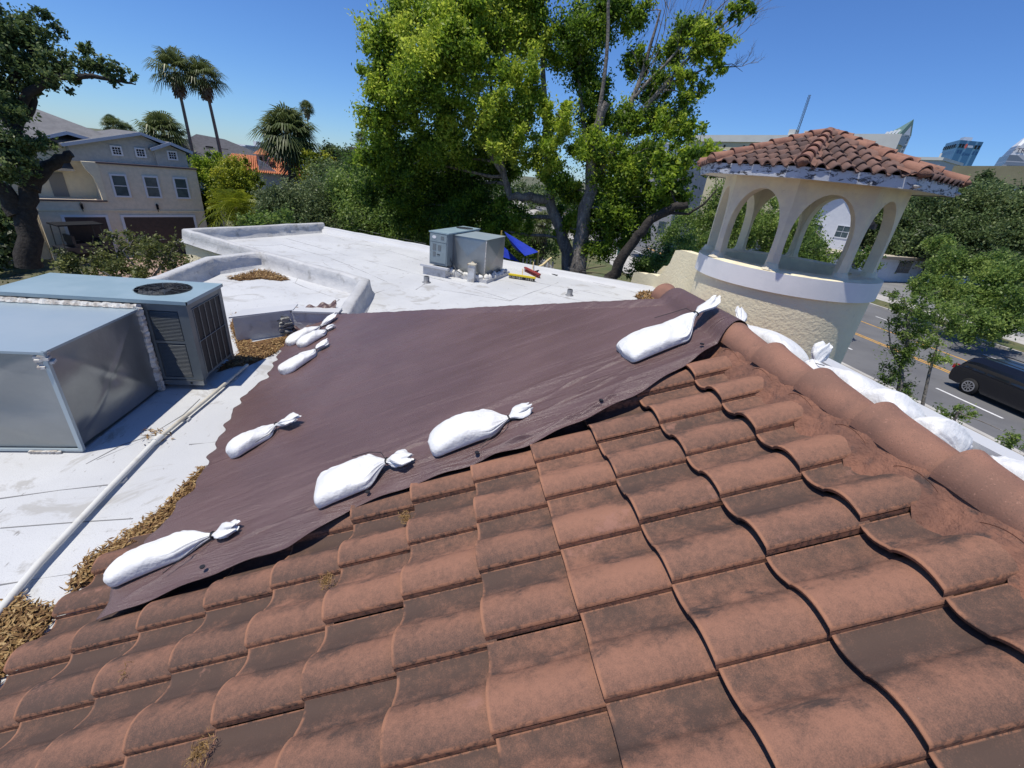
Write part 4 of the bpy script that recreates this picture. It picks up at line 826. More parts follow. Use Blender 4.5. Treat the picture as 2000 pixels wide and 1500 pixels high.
# tiled roof: barrel rows on each face
m, nt, p, co = mnew('tower_tile')
at = nt.nodes.new('ShaderNodeAttribute'); at.attribute_name = 'tint'
nb = noise(nt, co, 4, 7, .7); f = nt.nodes.new('ShaderNodeMath'); f.operation = 'ADD'; nt.links.new(nb, f.inputs[0]); nt.links.new(at.outputs['Fac'], f.inputs[1])
c = ramp(nt, f.outputs[0], (.10, .064, .056), (.24, .130, .095), .5, 1.3); c = ramp(nt, noise(nt, co, 13, 7, .75), c, (.07, .05, .048), .56, .72); nt.links.new(c, p.inputs['Base Color']); p.inputs['Roughness'].default_value = .88
nt.links.new(bumpn(nt, noise(nt, co, 60, 4, .8), .4, .006), p.inputs['Normal'])
apex = Vector((-.05*tr.x, -.05*tr.y, 8.04)); Re = 1.98; zE = 7.38; V = []; F = []; TI = []
for k in range(8):
    A, B = ov(Re, k, zE), ov(Re, k+1, zE); mid = (A+B)/2; ax = (B-A).normalized(); up = (apex-mid); Ls = up.length; upn = up/Ls; nrm = ax.cross(upn); nrm = nrm if nrm.z > 0 else -nrm; Wd = (B-A).length; nr_ = 8; nc = 8; tw_ = Wd/nc
    for rI in range(nr_):
        for cI in range(nc):
            xa = -Wd/2+cI*tw_; s0 = rI/nr_; half = Wd/2*(1-s0)
            if abs(xa+tw_/2) > half+tw_*.1: continue
            ti = random.random()*.5; jx = random.gauss(0, .006); js = random.gauss(0, .008); b0 = len(V); NU = 9
            for s_, lift in ((s0*Ls-.01+js, .032), (s0*Ls+.4*Ls/nr_, .016), ((s0+1.08/nr_)*Ls, 0)):
                for u_ in range(NU):
                    t_ = u_/(NU-1); x = xa+t_*tw_*1.0+jx; hgt = .068*math.sin(math.pi*min(1, t_*1.45))**.8 if t_ < .69 else -.012*math.sin(math.pi*(t_-.69)/.31)
                    V.append(mid+ax*x+upn*s_+nrm*(hgt+lift)); TI.append(ti)
            for r_ in range(2):
                for u_ in range(NU-1): F.append((b0+r_*NU+u_, b0+r_*NU+u_+1, b0+(r_+1)*NU+u_+1, b0+(r_+1)*NU+u_))
            b1 = len(V)
            for u_ in range(NU): V.append(V[b0+u_]-nrm*.022+upn*.004); TI.append(ti)
            for u_ in range(NU-1): F.append((b0+u_, b1+u_, b1+u_+1, b0+u_+1))
me = bpy.data.meshes.new('roof_tiles'); me.from_pydata([tuple(v) for v in V], [], F); a = me.attributes.new('tint', 'FLOAT', 'POINT'); a.data.foreach_set('value', np.array(TI, np.float32)); me.materials.append(m); me.polygons.foreach_set('use_smooth', [True]*len(F)); o = bpy.data.objects.new('roof_tiles', me); COL.objects.link(o); o.parent = tw
mb = MB(); mb.add([ov(1.96, k, 7.355) for k in range(8)]+[apex-Vector((0, 0, .03))], [(k, (k+1) % 8, 8) for k in range(8)]+[tuple(range(8))]); mb.build('roof_base', dark, tw)
M_hip = mat('hip_tile', (.30, .15, .10), .88, (.22, .105, .075), 5, col3=(.13, .075, .055), sc3=11, lo3=.55, hi3=.72, bsc=50, bst=.5)
M_hipmortar = mat('hip_mortar', (.24, .12, .085), .9, (.16, .085, .06), 6, bsc=18, bst=1, bd=.03)
for k in range(8):
    c0 = ov(1.98, k, 7.44); c1 = apex+Vector((0, 0, .03)); nn = 6
    mb = MB(); d_ = (c1-c0); sd_ = d_.cross(Vector((0, 0, 1))).normalized(); mb.grid(lambda u, v: c0.lerp(c1, v*.98)+sd_*((u-.5)*.34*(1-.35*v))+Vector((0, 0, .045*math.sin(u*math.pi)-.02+.006*math.sin(31*v+5*u))), 8, 30); mb.build('hip_mortar', M_hipmortar, tw)
    for j in range(nn):
        a_ = c0.lerp(c1, j/nn); b_ = c0.lerp(c1, (j+1.1)/nn); cap(a_, b_, .098-.004*j, .078-.004*j, .035, M_hip, tw, 'hip_cap', hole=False)
    q = c0; mb = MB(); lump(mb, (q.x, q.y, q.z+.02), (.085, .085, .06), k); mb.build('hip_end_mortar', M_hipmortar, tw)
mb = MB(); lump(mb, (apex.x, apex.y, 8.06), (.16, .16, .07), 3); mb.build('apex_mortar', M_hipmortar, tw)
# grey floor disc inside the arcade
mb = MB(); mb.tube([(0, 0, 5.425), (0, 0, 5.44)], 1.07, 40); mb.build('tower_floor', mat('tower_floor', (.30, .28, .25), .9, (.2, .19, .18), 4), tw)
# ================================================================ left house
Hs = thing('townhouse', 'taupe brick townhouse with two brown garage doors, three tall windows and grey gabled roofs', 'house', (-20.8, 28.17, 0), math.atan2(.676, .737))
mb = MB(); mb.box(-.95, 2.25, .0, 5, 0, 3.12); mb.box(2.0, 6.75, .02, 8, 0, 5.10); mb.build('wall', M_housewall, Hs)
mb = MB(); mb.box(-1.0, 2.02, -.05, .15, 3.12, 3.2); mb.build('coping', mat('brown_coping', (.10, .07, .07), .7), Hs); mb = MB(); mb.box(1.98, 6.8, -.05, .2, 5.10, 5.18); mb.build('coping', mat('brown_coping', (.10, .07, .07), .7), Hs)
mb = MB(); mb.box(-.96, 6.76, -.03, .0, 2.62, 2.68); mb.build('string_course', M_housewall2, Hs)
mb = MB(); mb.extr([(1.98, -.02, z) if 0 else (x, -.02, z) for x, z in [(1.4, 5.15), (2.05, 5.15), (2.05, 3.1), (1.85, 3.1), (1.8, 3.9), (1.72, 4.4), (1.5, 4.75)]], (0, .3, 0)); mb.build('curved_buttress', M_housewall2, Hs)
mb = MB(); mb.box(-6.5, 2.0, 2.0, 10, 0, 6.0); mb.build('side_wing_wall', M_housewall2, Hs)
mb = MB(); mb.box(1.2, 5.0, 1.0, 7, 5.10, 5.95); mb.extr([(1.2, 1.0, 5.95), (5.0, 1.0, 5.95), (5.4, 1.0, 6.3), (4.55, 1.0, 6.72)], (0, 5, 0)); mb.box(5.0, 6.6, .8, 6, 5.10, 6.0); mb.extr([(5.0, .8, 6.0), (6.6, .8, 6.0), (5.8, .8, 6.32)], (0, 4, 0)); mb.build('upper_storey', M_housegrey, Hs)
def gable_roof(parent, x0, xp, x1, ze0, zp, ze1, y0, y1, th=.09):
    mb = MB(); mb.extr([(x0, y0, ze0), (xp, y0, zp), (x1, y0, ze1), (x1, y0, ze1+th), (xp, y0, zp+th*1.2), (x0, y0, ze0+th)], (0, y1-y0, 0)); mb.build('roof', M_shingle, parent)
    mb = MB(); mb.bar((x0, y0-.02, ze0+.03), (xp, y0-.02, zp+.03), .04, .16); mb.bar((xp, y0-.025, zp+.03), (x1, y0-.025, ze1+.03), .04, .16); mb.build('bargeboard', mat('bargeboard', (.42, .46, .54), .6), parent)
gable_roof(Hs, .9, 4.5, 5.75, 5.82, 6.78, 6.35, .7, 7)
gable_roof(Hs, 4.75, 5.8, 6.9, 5.98, 6.42, 6.0, .5, 5)
gable_roof(Hs, -.2, 1.4, 2.9, 5.85, 6.42, 6.05, 1.6, 7)
mb = MB(); x0, x1, y0, y1, ze, zr = -7.2, 4.6, 1.7, 10.6, 6.02, 8.25; mb.add([(x0, y0, ze), (x1, y0, ze), (x1, y1, ze), (x0, y1, ze), (-4.8, 5.6, zr-.5), (.6, 6.2, zr-.6)], [(0, 1, 5, 4), (1, 2, 5), (2, 3, 4, 5), (3, 0, 4), (0, 3, 2, 1)]); mb.build('main_roof', M_shingle, Hs)
mb = MB(); mb.box(x0, x1, y0-.03, y0+.03, ze-.14, ze+.02); mb.build('gutter', mat('gutter_brown', (.12, .10, .09), .6), Hs)
mb = MB(); mb.add([(-1.5, 1.2, 4.55), (1.2, 1.2, 4.55), (1.2, 2.0, 4.95), (-1.5, 2.0, 4.95)], [(0, 1, 2, 3), (3, 2, 1, 0)]); mb.build('porch_roof', M_shingle, Hs)
mb = MB(); mb.box(.1, .75, 1.96, 2.0, 3.15, 4.4); mb.build('balcony_door', mat('door_grey', (.22, .21, .19), .6), Hs)
def win(parent, x, z, w_, h, y=0, fr=.09, sash=2, gl=M_glass, name='window', mun=0):
    f = MB(); 
    for a in ((x-fr, x, z-fr, z+h+fr), (x+w_, x+w_+fr, z-fr, z+h+fr), (x, x+w_, z-fr, z), (x, x+w_, z+h, z+h+fr)): f.box(a[0], a[1], y-.06, y+.02, a[2], a[3])
    if sash == 2: f.box(x, x+w_, y-.045, y+.01, z+h*.48, z+h*.52)
    for k in range(1, mun+1): f.box(x+w_*k/(mun+1)-.012, x+w_*k/(mun+1)+.012, y-.04, y, z, z+h)
    for k in range(1, mun+1): f.box(x, x+w_, y-.038, y, z+h*k/(mun+1)-.012, z+h*k/(mun+1)+.012)
    fo = f.build(name, M_trim, parent); g = MB(); g.box(x, x+w_, y-.02, y-.01, z, z+h); g.build('pane', gl, fo)
for x in (2.50, 3.98, 5.47): win(Hs, x, 3.47, .58, 1.05)
for x, y in ((3.05, 1.0), (4.15, 1.0)): win(Hs, x, 5.60, .36, .36, y, .08, 1, M_black, 'attic_window', 2)
win(Hs, 5.68, 5.60, .36, .36, .8, .08, 1, M_black, 'attic_window', 2)
for x0, x1 in ((0.0, 1.72), (2.53, 6.05)):
    mb = MB(); mb.box(x0-.13, x0, -.04, .03, 0, 2.42); mb.box(x1, x1+.13, -.04, .03, 0, 2.42); mb.box(x0, x1, -.04, .03, 2.3, 2.42); f = mb.build('garage_frame', M_trim, Hs)
    mb = MB(); mb.box(x0, x1, -.012, .01, 0, 2.3)
    for k in range(1, 4): mb.box(x0, x1, -.018, -.012, .575*k-.01, .575*k+.01)
    mb.build('garage_door', M_garage, Hs)
for x in (.85, 4.28):
    mb = MB(); mb.box(x-.05, x+.05, -.12, -.02, 2.75, 2.98); mb.tube([(x, -.07, 2.98), (x, -.07, 3.08)], [.09, .01], 6); mb.bar((x, -.03, 2.6), (x, -.03, 2.8), .03, .03); mb.build('wall_lantern', M_black, Hs)
mb = MB(); mb.add([(6.8, -.2, 3.9), (8.0, -.2, 3.5), (8.0, 2.5, 3.5), (6.8, 2.5, 3.9)], [(0, 1, 2, 3), (3, 2, 1, 0)]); mb.box(6.8, 8.0, 2.0, 2.2, 0, 3.5); mb.build('side_porch', M_shingle_d, Hs); mb = MB(); mb.box(7.7, 7.85, -.1, .05, 0, 3.5); mb.build('porch_post', M_housewall, Hs)
mb = MB(); mb.box(-5.2, -1.0, .6, .8, 0, 2.5); mb.build('garden_wall', M_housewall, Hs)
# garden posts and boards, bin, cart
for lab, c, s_, hh in (('taller white gate post beside the lawn', (-23.93, 29.25), .36, 1.05), ('shorter white board fixed to the right end of the low fence', (-22.30, 28.3), .62, .85)):
    t = thing('gate_post', lab, 'post', (*c, 0), .75); mb = MB(); mb.box(-s_/2, s_/2, -.1, .1, 0, hh); mb.box(-s_/2-.04, s_/2+.04, -.14, .14, hh, hh+.05); mb.build('post_body', M_white, t)
t = thing('low_fence', 'low grey board fence between the white posts', 'fence', (-23.1, 28.8, 0), -.55); mb = MB()
for k in range(9): mb.box(-.65+.15*k, -.52+.15*k, -.02, .02, 0, .8)
mb.build('boards', M_housegrey, t); mb = MB(); mb.box(-.7, .75, .02, .05, .2, .28); mb.box(-.7, .75, .02, .05, .6, .68); mb.build('rail', M_housegrey, t)
t = thing('wheelie_bin', 'dark blue wheeled rubbish bin in front of the garden wall', 'bin', (-23.0, 30.2, 0), .6); mb = MB(); mb.extr([(-.35, -.35, .1), (.35, -.35, .1), (.42, -.42, 1.1), (-.42, -.42, 1.1)], (0, .8, 0)); mb.build('bin_body', mat('bin_blue', (.012, .018, .05), .5), t)
mb = MB(); mb.box(-.46, .46, -.48, .42, 1.1, 1.2); mb.build('lid', mat('bin_lid', (.015, .02, .045), .5), t)
for y in (-.3, .3): mb = MB(); mb.tube([(y, .42, .14), (y+.06, .42, .14)], .14, 12); mb.build('wheel', M_black, t)
t = thing('golf_cart', 'dark golf cart with flat black canopy parked in front of the garage', 'golf cart', (-19.9, 27.6, .35), .95)
mb = MB(); mb.box(-1.1, 1.1, -.55, .55, .3, .62); mb.extr([(.6, -.55, .6), (1.15, -.55, .6), (1.1, -.55, .8), (.75, -.55, .95)], (0, 1.1, 0)); mb.box(-.5, .1, -.5, .5, .62, .8); mb.box(-.55, -.42, -.5, .5, .8, 1.2); mb.build('cart_body', mat('cart_body', (.02, .022, .03), .35), t)
mb = MB(); mb.box(-1.0, .95, -.6, .6, 1.72, 1.78); mb.build('canopy', M_black, t); mb = MB()
for x, y in ((-.95, -.5), (-.95, .5), (.85, -.5), (.85, .5)): mb.bar((x, y, .6), (x*.95, y, 1.72), .04, .04)
mb.build('canopy_frame', M_darkmetal, t)
for x in (-.75, .78):
    for y in (-.58, .48): mb = MB(); mb.tube([(x, y, .22), (x, y+.12, .22)], .24, 14); mb.build('wheel', M_black, t)
# ================================================================ houses and blocks behind
def obj_at(name, label, cat, A, B, group=None):
    "frame whose local x runs from A to B (plan), local y away"
    A, B = Vector(A), Vector(B); d = B-A; return thing(name, label, cat, (A.x, A.y, 0), math.atan2(d.y, d.x), group), math.hypot(d.x, d.y)
t, Lh = obj_at('house', 'house with charcoal hipped roof and blue-grey wall behind the two tall palms', 'house', (-27.514, 53.319, 6.407), (-16.393, 59.794, 7.895))
mb = MB(); mb.box(0, Lh, 1, 9, 0, 5.3); mb.build('wall', mat('bluegrey_wall', (.30, .36, .42), .8, (.26, .31, .36), 2), t)
mb = MB(); mb.add([(-.6, .2, 5.1), (10.8, .2, 5.1), (10.8, 9.6, 5.1), (-.6, 9.6, 5.1), (2.6, 4.6, 7.3), (5.2, 4.6, 7.1)], [(0, 1, 5, 4), (1, 2, 5), (2, 3, 4, 5), (3, 0, 4)]); mb.build('roof', M_shingle_d, t)
mb = MB(); mb.box(3.0, 3.7, 2.2, 2.3, 6.1, 6.25); mb.box(4.4, 5.1, 2.4, 2.5, 6.0, 6.15); mb.build('roof_vent', M_black, t)
mb = MB(); mb.box(7.5, 13, 10, 16, 5.6, 6.6); mb.box(8, 12.6, 9.6, 16.4, 6.6, 6.75); mb.box(9.5, 11, 11, 13, 6.75, 7.3); mb.build('rear_storey', mat('modern_wall', (.5, .52, .54), .7), t)
M_orange = mat('orange_tile', (.55, .20, .09), .85, (.42, .14, .06), 6, col3=(.66, .34, .19), sc3=9, bsc=20, bst=.8, bd=.03)
t, Lh = obj_at('house', 'white brick house with bright orange tiled roof and a little tiled chimney', 'house', (-18.056, 41.219, 4.887), (-12.123, 43.336, 5.234))
Mw = mat('white_brick', (.60, .60, .58), .9, (.5, .5, .49), 8, bsc=22, bst=.5)
mb = MB(); mb.box(0, Lh, 1, 8, 0, 4.9); mb.extr([(2.6, .9, 4.9), (4.1, .9, 4.9), (3.0, .9, 5.7), (2.7, .9, 5.8)], (0, .3, 0)); mb.build('wall', Mw, t)
mb = MB(); mb.add([(-.3, .6, 4.85), (Lh+.3, .6, 4.85), (Lh+.3, 8.3, 4.85), (-.3, 8.3, 4.85), (.8, 4, 6.0), (Lh-1.2, 4, 5.9)], [(0, 1, 5, 4), (1, 2, 5), (2, 3, 4, 5), (3, 0, 4)])
for k in range(40): mb.tube([(-.2+(Lh+.4)*k/40, .58, 4.88), (.75+(Lh-1.9)*k/40, 3.9, 6.0)], .055, 5)
mb.build('roof', M_orange, t)
mb = MB(); mb.box(2.6, 3.5, 1.8, 2.6, 4.9, 6.2); c_ = mb.build('chimney', mat('pink_stucco', (.62, .46, .42), .9), t)
mb = MB(); mb.add([(2.35, 1.55, 6.2), (3.75, 1.55, 6.2), (3.75, 2.85, 6.2), (2.35, 2.85, 6.2), (3.05, 2.2, 6.75)], [(0, 1, 4), (1, 2, 4), (2, 3, 4), (3, 0, 4)]); mb.build('chimney_roof', M_orange, c_)
mb = MB(); mb.box(2.8, 3.0, 1.78, 1.8, 5.7, 6.05); mb.box(3.15, 3.35, 1.78, 1.8, 5.7, 6.05); mb.build('chimney_opening', M_black, c_)
win(t, 3.35, 2.2, .55, 1.6, 1.0, .07, 2, M_glass, 'window', 1); win(t, 6.7, 2.6, 1.5, 1.2, 1.0, .08, 2, M_glass, 'window', 1)
t, Lh = obj_at('house', 'pink stucco building just showing between the tree tops', 'house', (-15.463, 78.491, 7.603), (-12.474, 79.022, 8.145)); mb = MB(); mb.box(0, Lh+6, 0, 10, 0, 7.9); mb.box(-.1, Lh+6.1, -.1, .2, 7.9, 8.1); mb.build('wall', mat('pink_wall', (.62, .36, .32), .9, (.55, .32, .29), 2), t)
t, Lh = obj_at('house', 'low house with pale blue-grey roof beside a small palm, far behind the hedge', 'house', (-17.882, 67.677, 5.085), (-15.386, 68.288, 5.337)); mb = MB(); mb.box(0, Lh, 0, 6, 0, 3.6); mb.build('wall', Mw, t); mb = MB(); mb.add([(-.4, -.4, 3.6), (Lh+.4, -.4, 3.6), (Lh+.4, 6, 3.6), (-.4, 6, 3.6), (1, 3, 5.6), (Lh-1, 3, 5.4)], [(0, 1, 5, 4), (1, 2, 5), (2, 3, 4, 5), (3, 0, 4)]); mb.build('roof', mat('blue_roof', (.30, .34, .42), .8), t)
# hospital-like block
M_cream = mat('cream_block', (.62, .54, .35), .85, (.56, .49, .32), .2); M_cap2 = mat('pale_block', (.60, .60, .55), .8, (.55, .55, .51), .3)
t, Lh = obj_at('office_building', 'long cream office building with a pale parapet behind the bell tower', 'building', (67.253, 136.312, 21.534), (91.124, 91.309, 21.865))
mb = MB(); mb.box(0, Lh, .6, 4, 0, 20.3); mb.build('wall', M_cream, t); mb = MB(); mb.box(-.3, Lh+.3, .2, 4.3, 20.3, 21.9); mb.build('parapet', M_cap2, t)
mb = MB(); mb.box(Lh*.72, Lh+.4, -.1, .2, 15.0, 22.1); mb.build('screen_wall', M_cap2, t); mb = MB(); mb.box(0, Lh*.7, .3, .6, 16.0, 16.8); mb.build('blue_band', mat('blue_band', (.25, .33, .40), .5), t)
for k in range(22):
    x = 8+k*2.1+(k//3)*1.2
    if x > Lh*.68: break
    mb = MB(); mb.box(x, x+1.3, .5, .58, 17.0, 18.4); f = mb.build('window', M_trim, t); mb = MB(); mb.box(x+.1, x+1.2, .46, .5, 17.1, 18.3); mb.build('pane', M_glass, f)
for k in range(7):
    x = 7+k*5.5; mb = MB(); mb.tube([(x, .6, 19.3), (x, .5, 19.3)], .3, 10); mb.build('round_vent', M_black, t)
mb = MB(); mb.box(Lh*.55, Lh*.55+1.5, 1, 3, 21.9, 23.2); mb.box(Lh*.62, Lh*.62+6, 1, 3, 21.9, 22.9); mb.build('rooftop_plant', M_cap2, t)
t, Lh = obj_at('office_building', 'plain grey concrete building half hidden by the big tree', 'building', (21.492, 58.156, 10.933), (27.108, 53.527, 11.381))
mb = MB(); mb.box(0, Lh, 0, 16, 0, 10.6); mb.build('wall', mat('grey_block', (.34, .34, .34), .85, (.28, .28, .28), .5, bsc=4, bst=.2), t); mb = MB(); mb.box(1, 4.5, 2, 7, 10.6, 12.0); mb.box(.8, 4.7, 1.8, 7.2, 12.0, 12.15); mb.build('penthouse', M_trim, t)
for k in range(5):
    for j in range(3): mb = MB(); mb.box(.8+1.7*k, 1.7+1.7*k, -.04, 0, 2+2.9*j, 3.4+2.9*j); mb.build('window', M_glass, t)
t, Lh = obj_at('office_building', 'flat pale grey building showing above the hip of the tower roof', 'building', (217.708, 206.406, 33.041), (222.218, 195.538, 32.899)); mb = MB(); mb.box(0, Lh, 0, 25, 0, 31.8); mb.build('wall', mat('pale_grey_block', (.48, .48, .46), .8), t); mb = MB(); mb.box(-.5, Lh+.5, -.6, 25, 31.8, 33); mb.tube([(Lh*.8, 3, 33), (Lh*.8, 3, 35)], .4, 6); mb.build('parapet', M_cap2, t)
t, Lh = obj_at('parking_building', 'long olive flat-roofed building above the trees at the right edge', 'building', (85.333, 72.542, 15.356), (85.568, 59.111, 16.198))
mb = MB(); mb.box(0, Lh, 0, 30, 13.0, 15.6); mb.build('roof_slab', mat('olive_slab', (.22, .20, .12), .85, (.25, .23, .14), .3), t); mb = MB(); mb.box(.8, Lh-.8, 1.5, 29, 0, 13.0); mb.build('wall', mat('slab_shade_wall', (.05, .05, .05), .9), t)  # near-black wall colour stands in for the shade under the slab
mb = MB()
for k in range(9): mb.box(k*Lh/8-.3, k*Lh/8+.3, .4, 1.0, 0, 13.0)
mb.build('column', M_cap2, t)
# skyline towers
def glassgrid(name, a, b, sx, sz, rough=.25, lw=.18):
    m, nt, p, co = mnew(name); br = nt.nodes.new('ShaderNodeTexBrick'); mp = nt.nodes.new('ShaderNodeMapping'); mp.inputs['Rotation'].default_value = (R(90), 0, 0)
    sp_ = nt.nodes.new('ShaderNodeSeparateXYZ'); nt.links.new(co, sp_.inputs[0]); ad = nt.nodes.new('ShaderNodeMath'); ad.operation = 'ADD'; nt.links.new(sp_.outputs[0], ad.inputs[0]); nt.links.new(sp_.outputs[1], ad.inputs[1])
    cb = nt.nodes.new('ShaderNodeCombineXYZ'); nt.links.new(ad.outputs[0], cb.inputs[0]); nt.links.new(sp_.outputs[2], cb.inputs[1]); nt.links.new(cb.outputs[0], br.inputs['Vector'])
    br.offset = 0; br.inputs['Color1'].default_value = (*a, 1); br.inputs['Color2'].default_value = (*[q*.8 for q in a], 1); br.inputs['Mortar'].default_value = (*b, 1); br.inputs['Scale'].default_value = 1; br.inputs['Brick Width'].default_value = sx; br.inputs['Row Height'].default_value = sz; br.inputs['Mortar Size'].default_value = lw*min(sx, sz)
    nt.links.new(br.outputs[0], p.inputs['Base Color']); p.inputs['Roughness'].default_value = rough; p.inputs['Metallic'].default_value = .0; return m
C0, C1, C2 = map(Vector, ((635.398, 637.392, 112.571), (655.812, 638.072, 114.825), (651.563, 684.463, 115.667))); zT = 112.5
t = thing('skyscraper', 'tall skyscraper with green pitched roof and white pointed gable', 'skyscraper', (C0.x, C0.y, 0))
a_, b_ = (C1-C0), (C2-C0); a_.z = b_.z = 0; P4 = [Vector((0, 0, 0)), a_, a_+b_, b_]
mb = MB(); mb.prism([(q.x, q.y) for q in P4], 0, zT); mb.build('tower_shaft', glassgrid('tower_glass_a', (.10, .13, .16), (.42, .43, .42), 5, 5, .3, .2), t)
pk = a_*.62; pk2 = a_*.6+b_*.5; mb = MB(); z2 = Vector((0, 0, zT+.2)); zp = Vector((0, 0, zT+20)); zq = Vector((0, 0, zT+13))
mb.add([P4[0]+z2, P4[1]+z2, P4[2]+z2, P4[3]+z2, pk+zp, pk2+zq], [(0, 4, 5, 3), (3, 5, 2), (1, 2, 5, 4)]); mb.build('green_roof', mat('green_copper', (.16, .26, .22), .6), t)
mb = MB(); mb.add([P4[0]+z2-b_*.01, P4[1]+z2-b_*.01, pk+zp-b_*.01], [(0, 1, 2)]); mb.build('gable_face', mat('green_copper', (.16, .26, .22), .6), t); mb = MB(); nb_ = -b_.normalized()*1.2; mb.add([a_*.3+z2+nb_, a_*.85+z2+nb_, pk+Vector((0, 0, zT+12))+nb_], [(0, 1, 2)]); mb.build('white_gable', M_trim, t)
for k in range(4):
    q = b_*(.12+.2*k)+z2; mb = MB(); n_ = -a_.normalized()*1.5; mb.add([q+n_, q+b_*.12+n_, q+b_*.06+n_+Vector((0, 0, 7))+a_*.12, q+b_*.06+a_*.3+Vector((0, 0, 7))], [(0, 1, 2), (0, 2, 3), (1, 2, 3)]); mb.build('roof_dormer', M_trim, t)
for zz in (zT-1, zT-12): mb = MB(); mb.prism([(q.x*1.02-.4, q.y*1.02-.4) for q in P4], zz, zz+1.2); mb.build('cornice', M_trim, t)
C0, C1, C2 = map(Vector, ((529.834, 457.467, 85.573), (551.308, 450.56, 87.076), (549.72, 487.887, 87.649))); zT = 85.5
t = thing('skyscraper', 'flat-topped blue glass skyscraper with a small sign near its top', 'skyscraper', (C0.x, C0.y, 0)); a_, b_ = (C1-C0), (C2-C0); a_.z = b_.z = 0; P4 = [Vector((0, 0, 0)), a_, a_+b_, b_]
mb = MB(); mb.prism([(q.x, q.y) for q in P4], 0, zT); mb.build('tower_shaft', glassgrid('tower_glass_b', (.05, .15, .28), (.12, .26, .40), 5.5, 40, .3, .12), t)
def fq(u, z, off=1.2): n_ = Vector((a_.y, -a_.x, 0)).normalized(); return a_*u+n_*off+Vector((0, 0, z))
for u in (.05, .17, .70, .84):
    mb = MB(); mb.add([fq(u, zT-7), fq(u+.09, zT-7), fq(u+.09, zT-3.5), fq(u, zT-3.5)], [(0, 1, 2, 3)]); mb.build('dark_opening', M_black, t)
for k in range(6):
    n2_ = Vector((-b_.y, b_.x, 0)).normalized()*1.0; q = b_*(.04+.16*k); mb = MB(); mb.add([q+n2_+Vector((0, 0, zT-7)), q+b_*.11+n2_+Vector((0, 0, zT-7)), q+b_*.11+n2_+Vector((0, 0, zT-3.5)), q+n2_+Vector((0, 0, zT-3.5))], [(0, 1, 2, 3)]); mb.build('dark_opening', M_black, t)
mb = MB(); mb.add([fq(.33+.05*math.cos(k*.5236), zT-5.2+2.3*math.sin(k*.5236), 1.6) for k in range(12)], [tuple(range(12))]); mb.build('sign_emblem', mat('sign_red', (.6, .12, .08), .5), t)
mb = MB()
for k in range(4): mb.add([fq(.41+.055*k, zT-6.4, 1.6), fq(.45+.055*k, zT-6.4, 1.6), fq(.45+.055*k, zT-4.3, 1.6), fq(.41+.055*k, zT-4.3, 1.6)], [(0, 1, 2, 3)])
mb.build('sign_lettering', M_trim, t)
mb = MB(); q = a_*.3+b_*.3; mb.prism([(q.x, q.y), (q.x+a_.x*.35, q.y+a_.y*.35), (q.x+a_.x*.35+b_.x*.3, q.y+a_.y*.35+b_.y*.3), (q.x+b_.x*.3, q.y+b_.y*.3)], zT, zT+4.5); mb.build('plant_room', M_trim, t)
C0, C1, C2 = map(Vector, ((635.329, 486.165, 72.646), (655.086, 469.573, 76.686), (665.34, 520.911, 74.64))); zT = 73
t = thing('skyscraper', 'stepped glass skyscraper with pointed white top and bank name lettering at the right edge', 'skyscraper', (C0.x, C0.y, 0)); a_, b_ = (C1-C0), (C2-C0); a_.z = b_.z = 0; P4 = [Vector((0, 0, 0)), a_, a_+b_, b_]
Mg = glassgrid('tower_glass_c', (.13, .16, .20), (.30, .32, .36), 4, 7, .3, .12)
mb = MB(); mb.prism([(q.x, q.y) for q in P4], 0, zT); mb.build('tower_shaft', Mg, t)
mb = MB(); cen = (a_+b_)/2
def shr(f, z): return [cen+(q-cen)*f+Vector((0, 0, z)) for q in P4]
for f0, f1, z0, z1 in ((.86, .80, zT, zT+11), (.72, .5, zT+11, zT+21)): mb.add(shr(f0, z0)+shr(f1, z1), [(0, 1, 5, 4), (1, 2, 6, 5), (2, 3, 7, 6), (3, 0, 4, 7), (4, 5, 6, 7)])
mb.build('stepped_top', Mg, t)
mb = MB(); mb.add(shr(.5, zT+21)+[cen+Vector((0, 0, zT+34))], [(0, 1, 4), (1, 2, 4), (2, 3, 4), (3, 0, 4)]); g0, g1 = cen+(P4[0]-cen)*.74, cen+(P4[1]-cen)*.74; mb.add([g0+Vector((0, 0, zT+11)), g1+Vector((0, 0, zT+11)), (g0+g1)/2+(g1-g0)*.25+Vector((0, 0, zT+26)), (g0+g1)/2-(g1-g0)*.12+Vector((0, 0, zT+26))], [(0, 1, 2, 3)]); mb.build('white_point', M_trim, t)
fc = bpy.data.curves.new('TRUIST', 'FONT'); fc.body = 'TRUIST'; fc.size = 6.5; fc.extrude = .15; fo = bpy.data.objects.new('tmp', fc); COL.objects.link(fo); bpy.context.view_layer.update(); me = bpy.data.meshes.new_from_object(fo.evaluated_get(bpy.context.evaluated_depsgraph_get())); bpy.data.objects.remove(fo); fo = bpy.data.objects.new('sign_lettering', me); COL.objects.link(fo); fo.parent = t; me.materials.clear(); me.materials.append(mat('sign_dark', (.04, .03, .07), .5))
nn_ = Vector((a_.y, -a_.x, 0)).normalized(); fo.location = g0.lerp(g1, .14)+nn_*1.4+Vector((0, 0, zT+13.5)); fo.rotation_euler = (R(90), 0, math.atan2(a_.y, a_.x))
